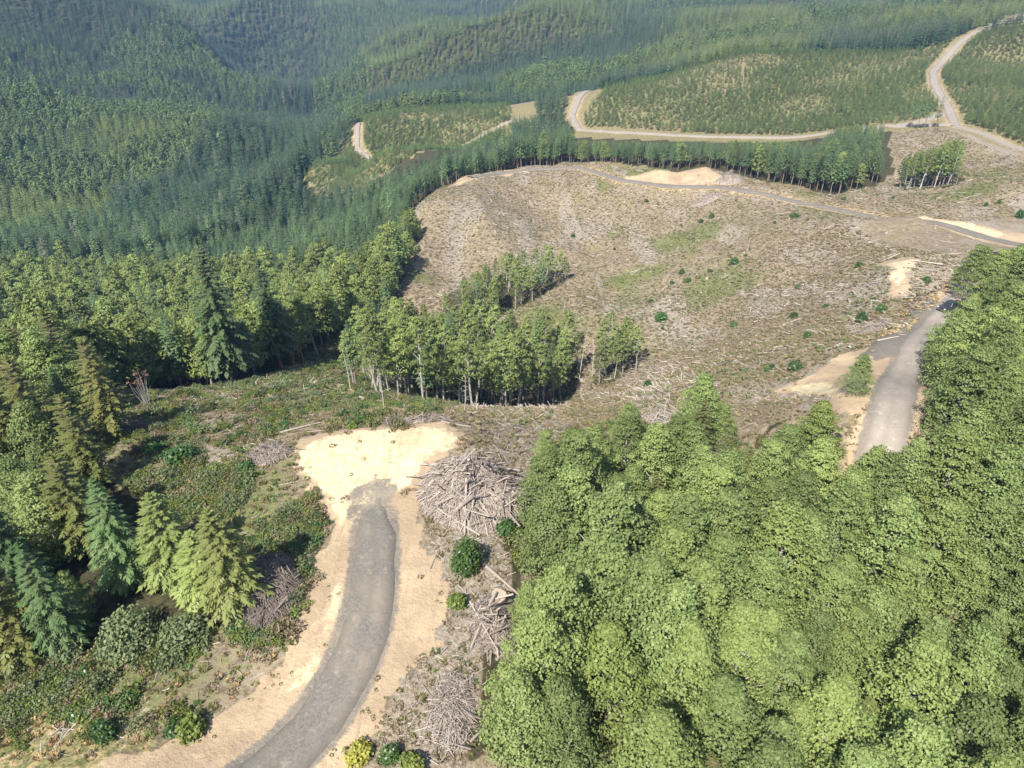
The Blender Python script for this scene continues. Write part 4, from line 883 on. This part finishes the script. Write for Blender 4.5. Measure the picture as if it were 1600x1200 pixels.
def heap(name, label, cat, u, v, rx, ry, hh, nlog, ntw, meshes, mat, rot=0.0, radial=.3, up=0.0):
    x, y = at(u, v); z0 = float(hs(x, y)); e = link(name, None, None, (x, y, z0)); tag(e, label, cat); cr_, sr_ = math.cos(rot), math.sin(rot)
    def hgt(a, b):
        q = np.sqrt((a / rx) ** 2 + (b / ry) ** 2); return hh * np.clip(1 - q ** 1.8, 0, 1) * (.45 + .75 * vnoise(a + 40 + u, b + v, 2.1, 2) + .2 * vnoise(a + u, b + v, .9, 3))
    g = Geo(); k = 26; A, B = np.meshgrid(np.linspace(-rx, rx, k), np.linspace(-ry, ry, k)); wx = A * cr_ - B * sr_; wy = A * sr_ + B * cr_
    Z = hs(wx + x, wy + y) - z0 + hgt(A, B) * .80 - .12; i = (np.arange(k - 1)[:, None] * k + np.arange(k - 1)[None]).ravel()
    g.add(np.stack([wx, wy, Z], -1).reshape(-1, 3), np.stack([i, i + 1, i + k + 1, i + k], -1), RNG.random(k * k)); link('litter_mound', g.mesh('litter_mound', mat), e)
    def pose():
        a, r_ = RNG.random() * 6.283, math.sqrt(RNG.random()) * .93; px, py = rx * r_ * math.cos(a), ry * r_ * math.sin(a); h0 = hgt(px, py)
        gx = (hgt(px + .4, py) - hgt(px - .4, py)) / .8; gy = (hgt(px, py + .4) - hgt(px, py - .4)) / .8
        an = a + RNG.normal(0, .45) if RNG.random() < radial else RNG.random() * 6.283
        sl = gx * math.cos(an) + gy * math.sin(an); wx, wy = px * cr_ - py * sr_, px * sr_ + py * cr_
        return wx, wy, float(hs(wx + x, wy + y)) - z0 + float(h0) + .04, an + rot, -math.atan(sl) + RNG.normal(0, .10)
    for i in range(nlog):
        a, b, c, an, pt = pose(); s = RNG.uniform(.5, 1.05); w_ = s * RNG.uniform(.5, 1.1)
        link('log', meshes[i % len(meshes)], e, (a, b, c + up * RNG.random()), (0, pt, an), (s, w_, w_))
    g = Geo()
    for i in range(ntw):
        a, b, c, an, pt = pose(); L = RNG.uniform(.5, 1.8); d = np.array([math.cos(an) * math.cos(pt), math.sin(an) * math.cos(pt), -math.sin(pt)]) * L / 2
        o = np.array([a, b, c + RNG.uniform(0, .15)]); g.tube(np.array([o - d, o + RNG.normal(0, .06, 3), o + d]), [.03, .024, .012], 3, RNG.random())
    w = link('twigs', g.mesh('twigs', mat), e); w['kind'] = 'stuff'; return e
heap('log_pile', 'big tangled pile of grey logs at the right of the dirt landing', 'log pile', 742, 772, 6.0, 6.2, 2.9, 295, 2600, LOGM, M['dead'], .3, .45)
heap('brush_pile', 'dark shaded brush pile of long sticks beside the yellow-green conifers', 'brush pile', 420, 925, 3.2, 4.8, 2.0, 170, 1300, LOGD, M['dead_dark'], .2, .6)
heap('brush_heap', 'grey brush heap at the left corner of the dirt landing', 'brush pile', 418, 712, 2.6, 2.0, 1.3, 45, 500, LOGD, M['dead'], 0, .4)
heap('root_tangle', 'tangle of grey roots and broken logs beside the alder stand', 'root tangle', 770, 975, 2.2, 3.2, 1.2, 50, 420, LOGM, M['dead'], 0, .3)
heap('slash_pile', 'grey slash pile on the ridge crest beside the ridge road', 'slash pile', 1140, 283, 6.5, 4.5, 3.6, 60, 400, LOGM, M['dead'], 0, .4)
heap('slash_pile', 'flat slash heap just below the ridge road, left of the crest pile', 'slash pile', 1105, 312, 7, 4, 1.3, 45, 400, LOGM, M['dead'], 0, .3)
heap('slash_pile', 'pale slash strewn along the dirt scar left of the gravel turnout', 'slash pile', 1368, 512, 4.5, 2.2, .9, 45, 350, LOGM, M['dead'], .6, .5)
heap('slash_pile', 'grey slash spread on the near clearcut behind the alders', 'slash pile', 1045, 655, 4.5, 3.0, .8, 45, 350, LOGM, M['dead'], .2, .3)
heap('slash_pile', 'pale slash and twigs right of the gravel road near the bottom edge', 'slash pile', 705, 1115, 1.8, 3.6, .5, 45, 600, LOGD, M['dead'], 0, .2)
heap('slash_pile', 'grey slash on the clearing below the bare-stemmed russet shrub', 'slash pile', 215, 668, 3.2, 1.6, .9, 40, 350, LOGD, M['dead'], 0, .3)
heap('slash_pile', 'pale slash along the back edge of the dirt landing', 'slash pile', 640, 660, 5.5, 1.0, .5, 30, 300, LOGD, M['dead'], 0, .15)

def stump_geo(r, h):
    g = Geo(); a = np.arange(12) * 6.283 / 12; k = 12; rr = r * (1 + .12 * np.sin(a * 3 + RNG.random() * 6)); V = []
    for z, q in ((-.3, 1.75), (0, 1.4), (h * .35, 1.08), (h, 1.0), (h, .02)): V.append(np.c_[np.cos(a) * rr * q, np.sin(a) * rr * q, np.full(12, z)])
    i = np.arange(4)[:, None] * k; j = np.arange(k)[None]; g.add(np.concatenate(V), np.stack([i + j, i + (j + 1) % k, i + k + (j + 1) % k, i + k + j], -1).reshape(-1, 4), .6); return g
STM = []
for r, h in ((.28, .5), (.35, .6), (.22, .7), (.4, .45)):
    g = stump_geo(r, h); nf = sum(len(f) for f in g.f); mi = np.zeros(nf, int); mi[-12:] = 1; STM.append(g.mesh('stump', None, [M['dead'], M['cut']], mi))
def stump_ok(x, y): return open_ground(x, y) & ~inpoly(x, y, GULLY) & ~inpoly(x, y, GROVE)
x, y = scatter_pts(1100, -60, 150, 100, 330, stump_ok)
for i in range(min(260, len(x))):
    s = RNG.uniform(.5, 1.1); o = link('stump', STM[i % 4], None, (x[i], y[i], float(hs(x[i], y[i])) - .05), (RNG.normal(0, .08), RNG.normal(0, .08), RNG.random() * 6.28), s)
    w = spot(x[i], y[i]); tag(o, 'weathered grey stump ' + w, 'stump', 'stumps ' + w)
x, y = at(783, 940); o = link('stump', STM[1], None, (x, y, float(hs(x, y)) + .1), (.35, -.3, .4), (1.9, 1.9, 2.6)); tag(o, 'large pale upended stump in the root tangle beside the alder stand', 'stump')
# fallen logs: two end pixels each
FL = [((752, 880), (815, 935), .16, 'long pale log slanting away from the round dark bush'), ((776, 1032), (830, 990), .13, 'grey pole leaning into the alders below the root tangle'), ((672, 890), (684, 862), .08, 'single thin pole lying alone on the bare dirt'),
 ((455, 893), (497, 900), .13, 'pale log sticking out of the dark brush pile onto the dirt'), ((735, 1160), (775, 1120), .11, 'pale pole at the bottom edge of the alder stand'), ((738, 1055), (742, 1120), .09, 'upright-looking pale pole on the slash at the stand edge'),
 ((430, 680), (500, 662), .16, 'grey log along the back left edge of the landing'), ((1290, 548), (1345, 528), .2, 'pale log on the slash left of the gravel turnout'), ((1150, 568), (1180, 578), .3, 'thick pale log lying on the near side of the clearcut'),
 ((80, 1150), (140, 1095), .07, 'bent pale branch in the dry grass at lower left'), ((5, 1065), (50, 1115), .12, 'grey log at the lower left edge'), ((290, 617), (350, 620), .16, 'pale log in shade at the foot of the valley trees'), ((690, 660), (735, 668), .14, 'pale log behind the log pile'), ((1168, 395), (1174, 372), .25, 'standing pale snag pole in the middle of the clearcut')]
for (a, b, r, lab) in FL:
    p0 = np.array([*at(*a), 0]); p1 = np.array([*at(*b), 0]); p0[2] = hs(p0[0], p0[1]) + r; p1[2] = hs(p1[0], p1[1]) + r
    if 'snag pole' in lab: p1 = p0 + [0, .3, 5.0]; p0 = p0 - [0, 0, .8]
    c = (p0 + p1) / 2; L = np.linalg.norm(p1 - p0); g = Geo(); P = curve_pts(p0 - c, p1 - c, 6, .02)
    g.tube(P, np.linspace(r, r * .55, 6), 6, .8); o = link('fallen_log', g.mesh('fallen_log', M['dead']), None, c); tag(o, lab, 'log')
def log_ok(x, y): return open_ground(x, y) & (y > 95) & ~inpoly(x, y, GULLY) & ~inpoly(x, y, GROVE)
x, y = scatter_pts(700, -60, 190, 95, 380, log_ok)
for i in range(min(240, len(x))):
    s = RNG.uniform(.5, 1.15); an = RNG.random() * 6.28; e_ = 1.5
    sl = float(hs(x[i] + e_ * math.cos(an), y[i] + e_ * math.sin(an)) - hs(x[i] - e_ * math.cos(an), y[i] - e_ * math.sin(an))) / (2 * e_)
    o = link('fallen_log', LOGB[i % 4], None, (x[i], y[i], float(hs(x[i], y[i])) + .12), (0, -math.atan(sl), an), (s, s * 1.2, s * 1.2)); w = spot(x[i], y[i]); tag(o, 'weathered pale log lying loose ' + w, 'log', 'loose logs ' + w)
# dead trees and bare shrubs
SN = [snag(h, nb).mesh('snag', M['bark_pale']) for h, nb in ((11, 26), (14, 18), (8, 30))]
for u, v, i, s, lab in ((905, 592, 1, 1.0, 'bare pale snag at the right end of the gully grove'), (945, 585, 0, 1.1, 'thin bare snag between the gully grove and its outlying clump'), (925, 590, 1, .8, 'short bare snag beside the outlying clump'), (600, 640, 0, .6, 'bare pale snag in front of the gully grove'), (725, 642, 2, .8, 'leafless grey snag in the middle of the gully grove front'), (1478, 600, 0, .8, 'pale bare trunk among the trees right of the gravel road'), (548, 612, 1, .75, 'thin grey snag at the left end of the gully grove'), (120, 690, 0, .7, 'pale bare trunk in front of the ragged conifers')):
    x, y = at(u, v); o = link('dead_tree', SN[i], None, (x, y, float(hs(x, y)) - .1), (RNG.normal(0, .05), RNG.normal(0, .05), RNG.random() * 6.28), s); tag(o, lab, 'dead tree')
for u, v, lean, lab in ((470, 572, -.18, 'leaning orange-barked trunk nearest the green slope'), (452, 574, -.22, 'leaning orange-barked trunk left of the nearest one'), (436, 580, -.12, 'orange-barked trunk at the left of the leaning trio'), (492, 560, -.16, 'pale leaning trunk right of the orange ones')):
    x, y = at(u, v); y += 3; tr, cr = alder(15, 2.2, .62, 12, 40, .6, .6, .016); e = link('madrone_tree', None, None, (x, y, float(hs(x, y)) - .2), (0, lean * .8, RNG.normal(0, .1))); tag(e, lab, 'tree')
    link('trunk', tr.mesh('trunk', M['bark_pale' if 'pale' in lab else 'bark_orange']), e); link('crown', cr.mesh('crown', M['alder_far']), e)
x, y = at(232, 632); e = link('russet_shrub', None, None, (x, y, float(hs(x, y)))); tag(e, 'bare-stemmed shrub with russet leaf tips on the left clearing', 'shrub'); g = Geo(); gc = Geo()
for i in range(16):
    a = RNG.random() * 6.28; r = RNG.uniform(.3, 1.7); tip = [math.cos(a) * r, math.sin(a) * r, RNG.uniform(3.6, 5.2)]; st = Geo(); st.tube(curve_pts((math.cos(a) * .25, math.sin(a) * .25, -.1), tip, 5, .06), np.linspace(.06, .015, 5), 4); link('stem', st.mesh('stem', M['bark_pale']), e)
    if i % 3: clump(gc, tip, .45, 14, .22)
link('foliage', gc.mesh('foliage', M['russet']), e)

# ---------------------------------------------------------------- pickup truck
def boxg(g, x0, x1, y0, y1, z0, z1, top=None):
    t = top or (x0, x1, y0, y1); v = [(x0, y0, z0), (x1, y0, z0), (x1, y1, z0), (x0, y1, z0), (t[0], t[2], z1), (t[1], t[2], z1), (t[1], t[3], z1), (t[0], t[3], z1)]
    return g.add(v, [(0, 3, 2, 1), (4, 5, 6, 7), (0, 1, 5, 4), (1, 2, 6, 5), (2, 3, 7, 6), (3, 0, 4, 7)])
M['paint'] = plain('dark_paint', (.03, .033, .04), .3); M['glass'] = plain('dark_glass', (.02, .025, .03), .08); M['tyre'] = plain('tyre_rubber', (.02, .02, .02), .9); M['chrome'] = plain('chrome', (.5, .5, .5), .3, 1.0); M['red'] = plain('tail_lamp', (.4, .02, .02), .3); M['lamp'] = plain('head_lamp', (.7, .7, .68), .2); M['bedliner'] = plain('bed_liner', (.035, .035, .035), .9)
x, y = at(1484, 484); e = link('pickup_truck', None, None, (x, y, float(hs(x, y)) + .06), (0, 0, math.radians(205))); tag(e, 'dark grey pickup truck parked where the gravel road meets the trees', 'truck')
def bev(o, w=.05):
    m = o.modifiers.new('bevel', 'BEVEL'); m.width = w; m.segments = 2; m.limit_method = 'ANGLE'; return o
g = Geo(); boxg(g, -2.7, -.75, -.93, -.80, .55, 1.15); boxg(g, -2.7, -.75, .80, .93, .55, 1.15); boxg(g, -.75, 1.25, -.93, .93, .5, 1.12); boxg(g, -2.7, -.75, -.79, .79, .5, .68)
bo = bev(link('body', g.mesh('body', M['paint']), e))
g = Geo(); boxg(g, 1.25, 2.7, -.92, .92, .5, 1.08, (1.25, 2.62, -.84, .84)); bev(link('hood', g.mesh('hood', M['paint']), e), .08)
g = Geo(); boxg(g, -.78, 1.28, -.88, .88, 1.12, 1.78, (-.55, .75, -.70, .70)); ca = bev(link('cab', g.mesh('cab', M['paint']), e), .07)
g = Geo(); g.add([(1.235, -.74, 1.20), (1.235, .74, 1.20), (.84, .64, 1.70), (.84, -.64, 1.70)], [(0, 1, 2, 3)]); link('windscreen', g.mesh('windscreen', M['glass']), ca)
g = Geo(); g.add([(-.78, .70, 1.22), (-.78, -.70, 1.22), (-.62, -.62, 1.68), (-.62, .62, 1.68)], [(0, 1, 2, 3)]); link('rear_window', g.mesh('rear_window', M['glass']), ca)
for sg in (-1, 1):
    g = Geo(); g.add([(-.62, sg * .875, 1.2), (1.0, sg * .875, 1.2), (.68, sg * .735, 1.7), (-.48, sg * .735, 1.7)], [(0, 1, 2, 3)]); link('side_window', g.mesh('side_window', M['glass']), ca)
    g = Geo(); boxg(g, .95, 1.12, sg * .95, sg * 1.13, 1.12, 1.3); link('wing_mirror', g.mesh('wing_mirror', M['paint']), e)
    g = Geo(); boxg(g, -2.73, -2.69, sg * .80 - .07, sg * .80 + .07, .75, 1.1); link('tail_light', g.mesh('tail_light', M['red']), e)
    g = Geo(); boxg(g, 2.66, 2.73, sg * .72 - .14, sg * .72 + .14, .78, .98); link('headlight', g.mesh('headlight', M['lamp']), e)
    for xx in (-1.75, 1.75):
        g = Geo(); g.tube(np.array([[xx, sg * .70, .38], [xx, sg * .96, .38]]), .38, 16); w = link('wheel', g.mesh('tyre', M['tyre']), e)
        g = Geo(); g.tube(np.array([[xx, sg * .94, .38], [xx, sg * .975, .38]]), .22, 12); link('rim', g.mesh('rim', M['chrome']), w)
g = Geo(); boxg(g, -2.69, -.76, -.78, .78, .685, .71); link('truck_bed', g.mesh('truck_bed', M['bedliner']), e)
g = Geo(); boxg(g, -2.76, -2.70, -.78, .78, .66, 1.14); link('tailgate', g.mesh('tailgate', M['paint']), e)
g = Geo(); boxg(g, -2.85, -2.72, -.9, .9, .45, .62); link('bumper', g.mesh('bumper', M['chrome']), e)
g = Geo(); boxg(g, 2.68, 2.82, -.9, .9, .45, .66); link('bumper', g.mesh('bumper', M['chrome']), e)

# ---------------------------------------------------------------- the blue air over the distance
m, n, o = newmat('haze'); pv = N(n, 'ShaderNodeVolumePrincipled'); pv.inputs['Color'].default_value = (.30, .56, 1.0, 1); pv.inputs['Density'].default_value = .00009; pv.inputs['Anisotropy'].default_value = 0.0
n.links.new(pv.outputs[0], o.inputs['Volume'])
zt = max(float(HF.max()) + 26, CZ + 3); g = Geo(); boxg(g, GX[0] - 20, GX[-1] + 20, GY[0] - 20, GY[-1] + 20, float(HF.min()) - 1.0, zt)
tag(link('haze', g.mesh('haze', m)), 'thin blue summer haze over the distant hills', 'haze', None, 'stuff')
